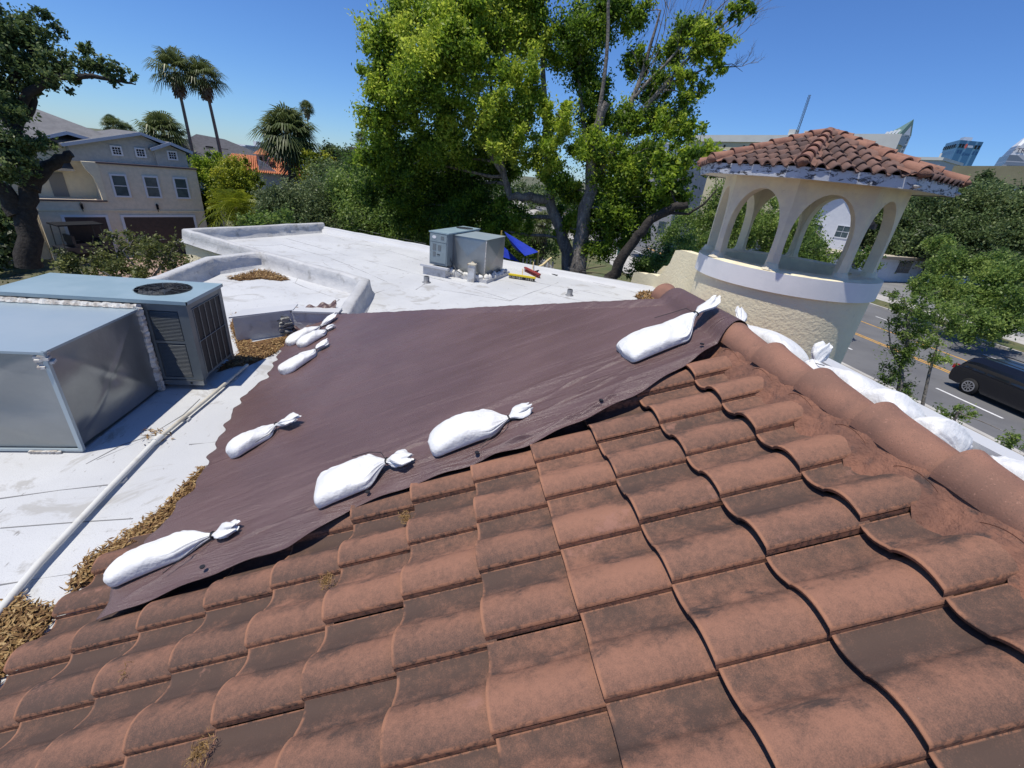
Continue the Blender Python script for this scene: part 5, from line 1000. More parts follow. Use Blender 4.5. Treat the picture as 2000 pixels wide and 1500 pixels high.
# mast
A_ = Vector((71.763, 96.178, 20.228)); t = thing('radio_mast', 'thin lattice radio mast behind the tower roof', 'mast', (A_.x, A_.y, 0)); zt_ = 27.19
mb = MB()
for k in range(3): mb.tube([(.35*math.cos(k*2.094), .35*math.sin(k*2.094), 0), (.18*math.cos(k*2.094), .18*math.sin(k*2.094), zt_)], .045, 4)
for k in range(56):
    z = k*zt_/56; 
    for j in range(3): mb.bar((.33*math.cos(j*2.094), .33*math.sin(j*2.094), z), (.33*math.cos((j+1)*2.094), .33*math.sin((j+1)*2.094), z+zt_/56), .03, .03)
mb.build('lattice', mat('mast_steel', (.08, .08, .085), .6), t)
# white gabled house
t, Lh = obj_at('house', 'white gabled house with dark timber eaves and white-framed windows behind the arches', 'house', (39.643, 47.67, 4.849), (44.119, 43.56, 5.706))
Mwh = mat('white_clapboard', (.60, .62, .66), .8, (.55, .57, .62), 3)
mb = MB(); mb.extr([(0, 0, 0), (Lh, 0, 0), (Lh, 0, 6.1), (Lh*.52, 0, 9.6), (0, 0, 6.1)], (0, 9, 0)); mb.build('wall', Mwh, t)
mb = MB(); mb.bar((Lh+.5, -.3, 5.85), (Lh*.52, -.3, 9.8), .5, .45); mb.bar((-.5, -.3, 5.85), (Lh*.52, -.3, 9.8), .5, .45); mb.box(Lh-.2, Lh+.9, -.4, .6, 5.4, 5.9); mb.build('eaves_board', mat('dark_timber', (.02, .018, .02), .6), t)
mb = MB(); mb.extr([(Lh+.5, -.5, 5.95), (Lh*.52, -.5, 10.0), (-.5, -.5, 5.95), (-.5, -.5, 6.1), (Lh*.52, -.5, 10.2), (Lh+.5, -.5, 6.1)], (0, 10, 0)); mb.build('roof', mat('tan_roof', (.36, .33, .29), .9, (.3, .28, .25), 2), t)
for x, z in ((Lh-2.4, 4.2), (Lh-4.9, 4.0), (Lh-3.1, .9), (Lh-5.6, .9)): win(t, x, z, 1.15, 1.15, 0, .09, 2, M_glass, 'window', 1)
for k in range(3): mb = MB(); mb.box(1.0+2.5*k, 1.9+2.5*k, -.06, 0, 1.4, 2.6); mb.build('shutter', M_black, t)
# low white building across the street
t, Lh = obj_at('low_building', 'low white building with flat tan roof across the street, behind the parking lot', 'building', (38.0, 41.26, 0), (78.0, 50.2, 0))
mb = MB(); mb.box(0, Lh, 0, 9, 0, 2.62); mb.build('wall', Mwh, t); mb = MB(); mb.box(-.6, Lh+.6, -.9, 9.8, 2.66, 2.92); mb.build('roof', mat('tan_flat_roof', (.50, .44, .34), .9, (.42, .37, .29), .4, bsc=3, bst=.3), t)
mb = MB(); mb.box(-.6, Lh+.6, -.92, -.9, 2.6, 2.9); mb.build('gutter', mat('gutter_tan', (.26, .21, .16), .7), t)
Mdw = mat('dark_pane', (.03, .035, .06), .25)
for x, w_ in ((13.4, 2.4), (19.5, 1.6), (4.0, 2.0), (27, 2.4)):
    mb = MB(); mb.box(x, x+w_, -.05, 0, 1.05, 2.3)
    f = mb.build('window', Mdw, t); mb = MB(); mb.box(x+w_/2-.03, x+w_/2+.03, -.07, -.05, 1.05, 2.3); mb.box(x, x+w_, -.068, -.05, 1.62, 1.67); mb.build('window_bar', mat('bar_grey', (.15, .17, .2), .5), f)
mb = MB(); mb.box(16.9, 17.8, -.5, .0, 1.55, 2.1); f = mb.build('window_air_conditioner', M_trim, t); mb = MB(); mb.box(17.0, 17.7, -.52, -.5, 1.62, 2.02); mb.build('grille', M_darkmetal, f)
# shade sail
t = thing('shade_sail', 'bright blue shade sail stretched beyond the far end of the roof', 'shade sail', (0, 0, 0))
s0, s1, s2, s3 = map(Vector, ((2.15, 17.367, 4.868), (3.438, 16.649, 4.326), (2.682, 15.266, 4.363), (2.006, 15.37, 4.943)))
def sail(u, v): q = s0.lerp(s1, u).lerp(s3.lerp(s2, u), v); return q+Vector((0, 0, -.25*math.sin(u*math.pi)*math.sin(v*math.pi)))
mb = MB(); mb.grid(sail, 16, 12); mb.build('sail_cloth', M_bluetarp, t)
s4, s5, s6 = map(Vector, ((1.86, 15.892, 4.187), (2.692, 16.279, 3.957), (2.164, 17.063, 4.345))); mb = MB(); mb.add([s4, s5, s6], [(0, 1, 2)]); mb.build('lower_cloth', M_bluetarp, t)
mb = MB(); q = Vector(s1); mb.tube([(q.x, q.y, 0), (q.x, q.y, q.z+.05)], .04, 8); q = Vector(s0); mb.tube([(q.x-.1, q.y, 0), (q.x-.1, q.y, q.z+.02)], .03, 8); mb.build('pole', mat('yellow_pole', (.55, .40, .10), .5), t)
t = thing('picket_fence', 'pale picket fence glimpsed beneath the blue sail', 'fence', (3.501, 18.675, 0), -.25); mb = MB()
for k in range(9): mb.box(-.3+.16*k, -.23+.16*k, -.02, .02, 0, 3.7)
mb.box(-.3, 1.1, .02, .05, 3.3, 3.4); mb.build('pickets', mat('fence_tan', (.45, .38, .30), .8), t)
t, Lh = obj_at('fence', 'low green construction fence seen through the tree gap', 'fence', (18.232, 46.255, 0.0), (20.614, 49.215, 0.0)); mb = MB(); mb.box(0, Lh, 0, .05, 0, 1.2); mb.build('mesh_panel', mat('green_mesh', (.03, .16, .12), .7), t)
# ================================================================ car
t = thing('parked_car', 'black sport utility car with silver alloy wheels driving on the street', 'car', (23.42, 15.55, 0.006))
def carp(y, z, x): return (x, -y, z)     # y from the rear bumper forward
low = [(0.02, .45), (.0, .75), (.06, 1.0), (.30, 1.06), (3.35, 1.02), (4.2, .92), (4.55, .80), (4.62, .55), (4.58, .30), (4.15, .26)]
def archp(yc, r, n=9): return [(yc+r*math.cos(a), .34+r*math.sin(a)) for a in [math.pi*k/n for k in range(n+1)]]
pts = low+archp(3.75, .40)+[(3.3, .24), (1.5, .24)]+archp(.98, .40)+[(.5, .28), (.1, .32)]
mb = MB(); Wc = 1.86; secs = [(0, .06, .04), (.05, .0, .0), (Wc-.05, .0, .0), (Wc, .06, .04)]
V_ = []
for x, ins, dz in secs:
    for (y, z) in pts: V_.append(carp(2.3+(y-2.3)*(1-ins*.35), z-dz*(z-.6), x))
n = len(pts); mb.add(V_, [(i*n+k, i*n+(k+1) % n, (i+1)*n+(k+1) % n, (i+1)*n+k) for i in range(3) for k in range(n)]+[tuple(range(n))[::-1], tuple(range(3*n, 4*n))])
M_car = mat('black_car_paint', (.008, .009, .013), .18, spec=.6); o = mb.build('car_body', M_car, t)
mb = MB(); gh = [(.14, 1.0), (.42, 1.55), (.75, 1.66), (2.2, 1.68), (2.9, 1.58), (3.6, 1.02)]
V_ = []
for x, k_ in ((.06, 0), (.10, .35), (.25, 1), (Wc-.25, 1), (Wc-.10, .35), (Wc-.06, 0)):
    for (y, z) in gh: V_.append(carp(1.9+(y-1.9)*(1-.04*k_), 1.0+(z-1.0)*min(1, k_*.55+.45) if z > 1.05 else z, x))
n = len(gh); mb.add(V_, [(i*n+k, i*n+k+1, (i+1)*n+k+1, (i+1)*n+k) for i in range(5) for k in range(n-1)]+[tuple(range(n))[::-1], tuple(range(5*n, 6*n))], 0, False)
mb.build('cabin', M_car, t)
Mcg = mat('car_glass', (.012, .014, .018), .06, spec=.8)
def side_glass(ya, yb, za, zb, yc, yd):
    mb = MB()
    for (x0, x1, s_) in ((.052, .17, 1), (Wc-.052, Wc-.17, -1)): mb.add([carp(ya, za, x0-.012*s_), carp(yb, za, x0-.012*s_), carp(yd, zb, x1-.03*s_), carp(yc, zb, x1-.03*s_)], [(0, 1, 2, 3)])
    mb.build('side_window', Mcg, t)
side_glass(.42, 1.25, 1.08, 1.46, .68, 1.22); side_glass(1.32, 2.15, 1.08, 1.50, 1.30, 2.05); side_glass(2.22, 3.3, 1.08, 1.48, 2.12, 2.72)
mb = MB(); mb.add([carp(.14, 1.1, .2), carp(.14, 1.1, Wc-.2), carp(.38, 1.52, Wc-.32), carp(.38, 1.52, .32)], [(0, 1, 2, 3), (3, 2, 1, 0)]); mb.build('rear_window', Mcg, t)
for x in (.02, Wc-.24): mb = MB(); mb.box(x-.012, x+.25, -.09, .015, .86, 1.04); mb.build('tail_light', mat('tail_red', (.35, .01, .015), .25), t)
for x in (.28, Wc-.28): mb = MB(); mb.tube([carp(.6, 1.70, x), carp(.8, 1.74, x), carp(2.3, 1.74, x), carp(2.6, 1.68, x)], .018, 6); mb.build('roof_rail', M_black, t)
mb = MB(); mb.box(.0, Wc, -4.6, -4.5, .62, .74); mb.build('headlight', M_trim, t)
for yc in (.98, 3.75):
    for x, o_ in ((-.01, 1), (Wc-.23, -1)):
        mb = MB(); mb.tube([carp(yc, .36, x+.02), carp(yc, .36, x), carp(yc, .36, x+.24), carp(yc, .36, x+.22)], [.25, .36, .36, .25], 28); w_ = mb.build('wheel', mat('tyre', (.012, .012, .012), .8), t)
        xf = x-.008 if o_ == 1 else x+.248; mb = MB()
        mb.grid(lambda u, v, xf=xf: carp(yc+(.20+.05*v)*math.cos(u*6.2832), .36+(.20+.05*v)*math.sin(u*6.2832), xf), 28, 1)
        for k in range(9):
            a = k*2*math.pi/9; mb.bar(carp(yc, .36, xf), carp(yc+.22*math.cos(a), .36+.22*math.sin(a), xf), .035, .02, (1, 0, 0))
        mb.build('rim', mat('alloy', (.5, .5, .52), .3, metal=.8), w_)
# ================================================================ trees
def B(*l): return list(l)
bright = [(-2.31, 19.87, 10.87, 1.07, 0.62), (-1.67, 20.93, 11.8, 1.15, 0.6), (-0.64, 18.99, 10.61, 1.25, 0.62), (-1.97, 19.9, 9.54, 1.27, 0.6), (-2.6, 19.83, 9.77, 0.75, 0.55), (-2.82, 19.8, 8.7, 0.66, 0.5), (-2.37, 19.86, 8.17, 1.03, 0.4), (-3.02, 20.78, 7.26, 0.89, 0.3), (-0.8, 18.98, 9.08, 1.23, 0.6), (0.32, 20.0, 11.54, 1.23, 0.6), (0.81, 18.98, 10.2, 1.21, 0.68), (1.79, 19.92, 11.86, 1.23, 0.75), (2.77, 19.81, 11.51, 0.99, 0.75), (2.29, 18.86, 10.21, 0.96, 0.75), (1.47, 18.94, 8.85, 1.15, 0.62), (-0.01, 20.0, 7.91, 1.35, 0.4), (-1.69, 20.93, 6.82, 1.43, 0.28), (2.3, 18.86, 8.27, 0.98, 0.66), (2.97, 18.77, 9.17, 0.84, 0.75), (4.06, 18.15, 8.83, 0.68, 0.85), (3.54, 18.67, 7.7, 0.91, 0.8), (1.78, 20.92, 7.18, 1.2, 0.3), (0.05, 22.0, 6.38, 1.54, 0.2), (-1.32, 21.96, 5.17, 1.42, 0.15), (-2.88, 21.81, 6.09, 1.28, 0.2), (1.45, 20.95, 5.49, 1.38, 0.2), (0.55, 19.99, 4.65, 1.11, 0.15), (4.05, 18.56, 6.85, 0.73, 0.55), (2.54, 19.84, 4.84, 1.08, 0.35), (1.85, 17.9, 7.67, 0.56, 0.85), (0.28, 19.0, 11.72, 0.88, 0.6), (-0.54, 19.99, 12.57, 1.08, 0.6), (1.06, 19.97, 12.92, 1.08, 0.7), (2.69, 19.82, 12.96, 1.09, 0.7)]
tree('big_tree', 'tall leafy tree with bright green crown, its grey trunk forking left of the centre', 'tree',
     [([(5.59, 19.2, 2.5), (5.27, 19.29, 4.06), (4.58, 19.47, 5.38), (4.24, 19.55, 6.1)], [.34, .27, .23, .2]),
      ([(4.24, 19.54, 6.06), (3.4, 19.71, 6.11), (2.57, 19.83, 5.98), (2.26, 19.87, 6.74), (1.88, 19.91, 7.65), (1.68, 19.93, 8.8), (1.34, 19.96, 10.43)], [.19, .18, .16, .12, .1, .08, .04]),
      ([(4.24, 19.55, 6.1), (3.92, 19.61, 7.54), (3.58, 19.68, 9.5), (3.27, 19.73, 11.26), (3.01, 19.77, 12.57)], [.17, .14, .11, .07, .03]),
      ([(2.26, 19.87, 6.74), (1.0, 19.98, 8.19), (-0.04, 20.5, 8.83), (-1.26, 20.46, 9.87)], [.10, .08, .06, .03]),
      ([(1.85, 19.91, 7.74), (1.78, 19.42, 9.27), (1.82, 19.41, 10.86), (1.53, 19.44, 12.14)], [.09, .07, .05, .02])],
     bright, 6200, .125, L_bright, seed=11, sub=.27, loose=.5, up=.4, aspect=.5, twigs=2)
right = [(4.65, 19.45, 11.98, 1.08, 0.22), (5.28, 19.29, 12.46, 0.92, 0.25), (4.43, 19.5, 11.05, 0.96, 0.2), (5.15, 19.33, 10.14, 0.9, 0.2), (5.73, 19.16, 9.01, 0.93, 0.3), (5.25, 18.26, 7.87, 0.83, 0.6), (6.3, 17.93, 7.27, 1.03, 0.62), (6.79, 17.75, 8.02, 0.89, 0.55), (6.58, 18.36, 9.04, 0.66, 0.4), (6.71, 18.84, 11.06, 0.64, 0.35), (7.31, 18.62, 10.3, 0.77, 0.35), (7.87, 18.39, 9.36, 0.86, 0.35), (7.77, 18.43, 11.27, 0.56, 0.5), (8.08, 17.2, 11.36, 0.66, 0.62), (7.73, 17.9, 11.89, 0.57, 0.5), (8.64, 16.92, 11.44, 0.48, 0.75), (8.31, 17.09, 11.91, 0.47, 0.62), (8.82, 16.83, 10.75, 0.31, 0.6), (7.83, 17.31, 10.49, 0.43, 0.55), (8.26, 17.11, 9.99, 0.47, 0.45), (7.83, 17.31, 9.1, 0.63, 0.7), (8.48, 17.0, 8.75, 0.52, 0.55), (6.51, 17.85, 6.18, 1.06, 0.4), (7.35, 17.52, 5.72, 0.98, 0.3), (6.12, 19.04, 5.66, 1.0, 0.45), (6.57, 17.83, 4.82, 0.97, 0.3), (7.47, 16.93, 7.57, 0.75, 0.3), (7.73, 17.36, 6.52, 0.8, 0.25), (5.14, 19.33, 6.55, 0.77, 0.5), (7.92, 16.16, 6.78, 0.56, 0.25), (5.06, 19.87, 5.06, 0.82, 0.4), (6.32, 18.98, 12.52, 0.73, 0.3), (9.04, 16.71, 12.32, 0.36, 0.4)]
tree('big_tree', 'tall thin-crowned tree right of centre with long bare twigs and a dead cut-off leader', 'tree',
     [([(5.69, 18.13, 2.55), (5.55, 18.17, 4.06), (5.46, 18.2, 5.48), (5.5, 18.19, 7.0), (5.44, 18.2, 8.49), (5.61, 18.15, 9.57)], [.40, .32, .27, .24, .18, .13]),
      ([(5.46, 18.2, 8.41), (5.38, 18.22, 10.02), (5.29, 18.25, 11.36), (5.08, 18.31, 12.73)], [.12, .07, .06, .05]),
      ([(5.43, 18.21, 6.81), (6.08, 18.0, 7.95), (6.48, 18.18, 9.18), (6.83, 18.27, 10.97), (6.97, 18.21, 12.42)], [.15, .12, .1, .07, .03]),
      ([(6.29, 18.14, 8.15), (7.15, 17.92, 9.72), (8.0, 17.56, 10.99), (8.8, 17.18, 12.0), (9.56, 16.77, 12.72)], [.10, .08, .05, .03, .01]),
      ([(6.61, 18.13, 9.84), (7.79, 17.77, 11.44), (8.59, 17.39, 12.43), (9.02, 17.18, 12.95)], [.06, .04, .02, .01]),
      ([(7.53, 17.77, 10.29), (8.79, 17.18, 10.88), (9.35, 16.88, 10.97), (9.69, 16.69, 10.76)], [.04, .02, .012, .006]),
      ([(5.5, 18.19, 7.0), (5.06, 18.83, 8.74), (4.72, 19.43, 10.43), (4.63, 19.46, 12.13)], [.12, .09, .06, .03]),
      ([(5.65, 18.45, 3.81), (5.26, 18.57, 3.31), (5.14, 18.6, 2.62)], [.22, .2, .2])],
     right, 6500, .12, L_bright, seed=12, sub=.28, loose=.55, up=.4, aspect=.5, twigs=4)
bt = bpy.data.objects['big_tree.001']; mb = MB(); rr_ = random.Random(3)
for a_, b_ in [((6.75, 18.08, 10.01), (7.51, 17.78, 12.38)), ((7.32, 17.86, 9.73), (8.54, 17.31, 11.86)), ((7.88, 17.62, 10.84), (8.8, 17.18, 12.53)), ((8.19, 17.47, 10.85), (9.53, 16.79, 11.87)), ((8.5, 17.33, 11.44), (9.71, 16.68, 12.66)), ((6.78, 18.07, 9.04), (7.43, 17.81, 11.4)), ((7.83, 17.64, 8.96), (8.64, 17.26, 10.28)), ((8.94, 17.1, 10.88), (9.65, 16.71, 10.9)), ((6.89, 18.03, 10.93), (6.93, 18.01, 12.9)), ((6.32, 18.24, 8.67), (7.35, 17.85, 10.36)), ((8.1, 17.52, 11.85), (8.24, 17.45, 13.05)), ((8.9, 17.12, 12.14), (9.5, 16.8, 12.91))]:
    a_, b_ = Vector(a_)-bt.location, Vector(b_)-bt.location; twiggy(mb, a_, (b_-a_).normalized(), (b_-a_).length, .022, 3, rr_)
mb.build('bare_twigs', M_bark, bt)
tree('leaning_tree', 'dark leaning trunk ending in a sawn stub, with a thin pale side limb', 'tree',
     [([(6.09, 15.87, 3.37), (6.34, 15.77, 4.28), (6.71, 15.62, 5.16), (6.96, 15.51, 5.72), (7.45, 15.28, 6.26), (7.71, 15.15, 6.46), (8.04, 14.98, 6.54)], [.24, .2, .17, .16, .14, .13, .11]),
      ([(7.14, 15.43, 5.88), (7.61, 15.2, 6.22), (8.23, 15.1, 6.25), (8.58, 14.91, 6.62), (8.92, 14.94, 7.1)], [.06, .055, .045, .035, .02])],
     [(7.23, 15.39, 7.24, 0.59, 0.35), (7.93, 15.6, 7.78, 0.63, 0.5), (8.36, 15.37, 8.13, 0.44, 0.7), (8.23, 16.01, 6.82, 0.55, 0.3), (9.0, 15.59, 7.73, 0.39, 0.5), (7.27, 15.92, 8.03, 0.42, 0.4)], 4200, .15, L_bright, M_bark_dark, seed=13, twigs=3)
def bushlike(name, label, blobs, dens=3600, leaf=.14, lm=L_mid, seed=1, cat='tree', group=None, sub=.36, tr=.25, **k):
    c = min(blobs, key=lambda b: b[2]); x, y = sum(b[0] for b in blobs)/len(blobs), sum(b[1] for b in blobs)/len(blobs); zt = sum(b[2] for b in blobs)/len(blobs)
    return tree(name, label, cat, [([(x, y, 0), (x+.2, y, zt*.5), (x, y+.1, zt*1.02)], [tr, tr*.7, tr*.3])], blobs, dens, leaf, lm, seed=seed, group=group, sub=sub, **k)
bushlike('broad_tree', 'dense dark green tree mass directly behind the far air conditioner', [(-0.39, 25.0, 3.2, 1.97, 0.3), (1.57, 24.95, 3.37, 1.7, 0.3), (-2.65, 25.86, 3.7, 1.87, 0.4), (-4.41, 26.64, 3.74, 1.73, 0.45), (3.47, 23.75, 2.9, 1.38, 0.35), (-1.0, 25.98, 4.64, 1.98, 0.3), (-5.06, 27.54, 4.95, 1.51, 0.45), (4.68, 24.56, 3.4, 1.43, 0.4)], 4200, .15, L_mid, 21)
bushlike('broad_tree', 'low spreading grey-green tree behind the far left end of the white roof', [(-9.35, 28.51, 3.39, 1.56, 0.4), (-7.98, 28.92, 4.05, 1.7, 0.42), (-6.6, 29.26, 4.15, 1.86, 0.45), (-8.38, 27.76, 2.57, 1.49, 0.4), (-6.53, 27.23, 2.93, 1.65, 0.4), (-4.71, 26.59, 3.17, 1.51, 0.35), (-10.1, 29.31, 3.96, 0.91, 0.5), (-9.18, 27.51, 2.25, 1.18, 0.4)], 4500, .14, L_grey, 22)
bushlike('broad_tree', 'tree with darker fine foliage between the big palm and the tall bright tree', [(-7.14, 35.29, 5.35, 1.61, 0.4), (-8.93, 36.93, 5.14, 1.37, 0.45), (-5.74, 35.54, 6.15, 1.47, 0.35), (-9.38, 40.94, 6.51, 1.08, 0.3), (-7.87, 41.26, 6.29, 1.27, 0.3), (-7.28, 33.21, 4.44, 1.39, 0.35)], 3000, .18, L_oak, 23)
bushlike('bamboo_clump', 'pale yellow-green feathery clump right of the big fan palm', [(-10.44, 38.61, 5.31, 1.03, 0.7), (-9.84, 38.77, 6.25, 0.86, 0.75), (-9.39, 38.88, 5.23, 0.96, 0.65), (-10.18, 36.61, 4.34, 0.91, 0.7), (-10.67, 38.55, 6.51, 0.54, 0.7)], 1700, .22, L_yel, 24, 'bush')
bushlike('columnar_tree', 'dense green tree with pointed tops right behind the taupe townhouse', [(-16.86, 35.17, 5.35, 0.76, 0.55), (-16.59, 35.29, 4.59, 0.91, 0.5), (-16.02, 35.56, 5.75, 0.63, 0.6), (-15.82, 36.74, 5.13, 0.73, 0.5), (-15.85, 35.63, 4.17, 1.0, 0.5), (-16.5, 34.23, 3.36, 0.9, 0.3), (-16.23, 34.36, 2.56, 0.99, 0.3)], 3000, .15, L_bright, 25)
bushlike('bush', 'bright yellow-green bush between the townhouse and the orange-roofed house', [(-13.91, 33.2, 4.89, 1.13, 0.72), (-13.35, 33.43, 4.17, 1.16, 0.68), (-14.44, 32.98, 3.93, 1.07, 0.62), (-13.2, 33.49, 3.23, 1.04, 0.5), (-13.56, 33.35, 5.53, 0.73, 0.72), (-14.02, 33.16, 3.18, 1.02, 0.5), (-13.23, 32.4, 2.36, 0.95, 0.35), (-12.71, 33.68, 4.85, 0.61, 0.6)], 3200, .14, L_yel, 26, 'bush')
bushlike('round_tree', 'mottled green tree seen through the left arches of the bell tower', [(13.05, 22.49, 5.7, 1.18, 0.45), (13.89, 21.98, 6.56, 1.09, 0.5), (14.64, 21.49, 5.2, 1.21, 0.5), (12.57, 20.45, 4.45, 1.01, 0.45), (11.19, 21.23, 4.95, 0.92, 0.45), (15.79, 21.9, 6.0, 1.27, 0.55), (16.65, 21.25, 4.89, 1.17, 0.5), (15.66, 23.21, 7.14, 1.03, 0.5), (9.65, 18.65, 4.07, 0.82, 0.5), (9.95, 17.35, 4.13, 0.82, 0.4), (17.62, 21.76, 5.67, 1.02, 0.5)], 5200, .11, L_mid, 27, twigs=1)
bushlike('dark_shrub', 'dark green shrub below the leaning trunk beside the gable wall', [(8.25, 17.12, 4.05, 0.76, 0.3), (9.15, 17.78, 4.41, 0.74, 0.4), (10.3, 18.3, 4.63, 0.67, 0.5), (8.74, 15.73, 3.88, 0.67, 0.2), (7.97, 17.25, 3.58, 0.56, 0.3)], 5200, .1, L_mid, 28, 'bush')
bushlike('round_tree', 'light green tree in front of the white gabled house, seen through the middle arch', [(22.07, 25.86, 6.29, 0.82, 0.5), (21.45, 25.08, 5.13, 1.06, 0.5), (21.49, 23.71, 4.95, 0.66, 0.5), (21.22, 26.56, 6.89, 0.96, 0.5), (22.57, 22.68, 4.66, 0.59, 0.5), (22.61, 21.21, 4.71, 0.66, 0.5), (20.97, 22.83, 4.43, 0.82, 0.45), (19.59, 22.72, 4.34, 1.04, 0.4)], 3600, .14, L_mid, 29, twigs=1)
big = [(50.48, 48.49, 6.72, 1.88, 0.45), (53.5, 48.18, 5.87, 2.27, 0.4), (55.79, 48.62, 7.76, 2.45, 0.45), (58.65, 48.34, 8.49, 2.44, 0.5), (61.44, 48.06, 9.34, 2.25, 0.55), (61.23, 45.02, 8.99, 2.31, 0.6), (60.83, 42.14, 8.66, 2.19, 0.6), (50.49, 45.54, 3.68, 1.83, 0.35), (53.59, 45.03, 4.58, 2.17, 0.3), (56.63, 44.47, 5.36, 2.33, 0.4), (58.08, 42.56, 5.74, 2.36, 0.5), (57.84, 39.43, 5.66, 2.23, 0.5), (50.41, 48.57, 4.38, 1.73, 0.4), (53.5, 41.97, 3.3, 1.74, 0.3), (55.02, 39.96, 3.25, 1.68, 0.3), (54.6, 37.08, 3.78, 1.42, 0.35), (58.56, 38.35, 6.87, 1.9, 0.5), (56.14, 51.22, 9.63, 1.13, 0.4), (49.48, 49.52, 6.54, 1.23, 0.4)]
bushlike('oak_tree', 'huge dark green oak crown spreading behind the low white building', big, 1100, .32, L_oak, 30, sub=.4, branch=.3)
bushlike('oak_tree', 'small dark treetop sticking up above the olive flat roof', [(77.28, 60.26, 12.89, 1.05, 0.3), (77.21, 60.36, 13.83, 0.67, 0.3), (77.09, 60.5, 12.32, 0.98, 0.3), (78.09, 59.21, 12.32, 0.89, 0.4)], 1200, .35, L_oak, 31)
bushlike('street_tree', 'leafy street tree on the far side of the road covering the parking lot', [(32.91, 22.74, 2.52, 1.42, 0.6), (34.12, 22.74, 3.59, 1.41, 0.6), (33.13, 20.58, 2.85, 1.2, 0.5), (33.05, 24.26, 2.79, 1.29, 0.6), (30.87, 20.39, 1.53, 1.02, 0.55), (34.12, 26.17, 4.16, 1.13, 0.6), (32.17, 20.22, 1.97, 1.02, 0.45), (35.24, 24.64, 4.55, 1.01, 0.6), (35.04, 28.24, 5.27, 0.82, 0.7), (35.2, 22.91, 4.59, 1.08, 0.5), (32.1, 25.51, 2.76, 0.84, 0.6)], 2900, .17, L_mid, 32, twigs=2)
tree('street_tree', 'slim young street tree growing on the near pavement in front of the road', 'tree',
     [([(11.97, 7.26, 1.11), (11.77, 7.58, 1.66), (11.5, 7.98, 2.47), (11.3, 8.26, 2.97), (11.2, 8.4, 3.53), (11.08, 8.56, 4.41), (10.82, 8.88, 5.19)], [.09, .08, .07, .06, .05, .035, .02]),
      ([(11.77, 7.58, 1.66), (11.62, 7.81, 2.72), (11.5, 7.99, 3.6), (11.41, 8.12, 4.46)], [.05, .04, .03, .015]),
      ([(11.2, 8.4, 3.53), (10.97, 8.7, 3.95), (10.77, 8.95, 4.65)], [.03, .02, .01])],
     [(11.03, 8.62, 3.85, 0.36, 0.4), (10.97, 8.7, 4.48, 0.37, 0.45), (11.02, 8.64, 4.89, 0.37, 0.45), (11.17, 8.44, 3.38, 0.33, 0.35), (11.39, 8.14, 2.96, 0.28, 0.3), (11.68, 8.59, 4.56, 0.35, 0.6), (11.75, 8.5, 4.98, 0.36, 0.65), (11.26, 8.32, 4.25, 0.34, 0.5), (11.49, 8.0, 3.99, 0.24, 0.6), (10.82, 8.88, 5.06, 0.27, 0.5), (10.67, 9.07, 5.19, 0.15, 0.6), (11.92, 8.25, 4.69, 0.27, 0.6), (11.46, 8.88, 5.23, 0.3, 0.6), (12.32, 8.56, 5.12, 0.24, 0.6)], 9000, .07, L_mid, M_bark, seed=33, aspect=.35, twigs=5, sub=.42)
bushlike('shrub', 'leafy shrub tips just beyond the ridge sandbags at the right', [(8.06, 5.03, 4.08, 0.22, 0.5), (8.14, 4.9, 4.3, 0.16, 0.5), (7.63, 5.65, 4.11, 0.11, 0.6), (8.01, 4.1, 4.26, 0.19, 0.5), (7.96, 4.2, 4.15, 0.12, 0.5)], 14000, .05, L_mid, 34, 'bush', aspect=.35, branch=.3, tr=.05)
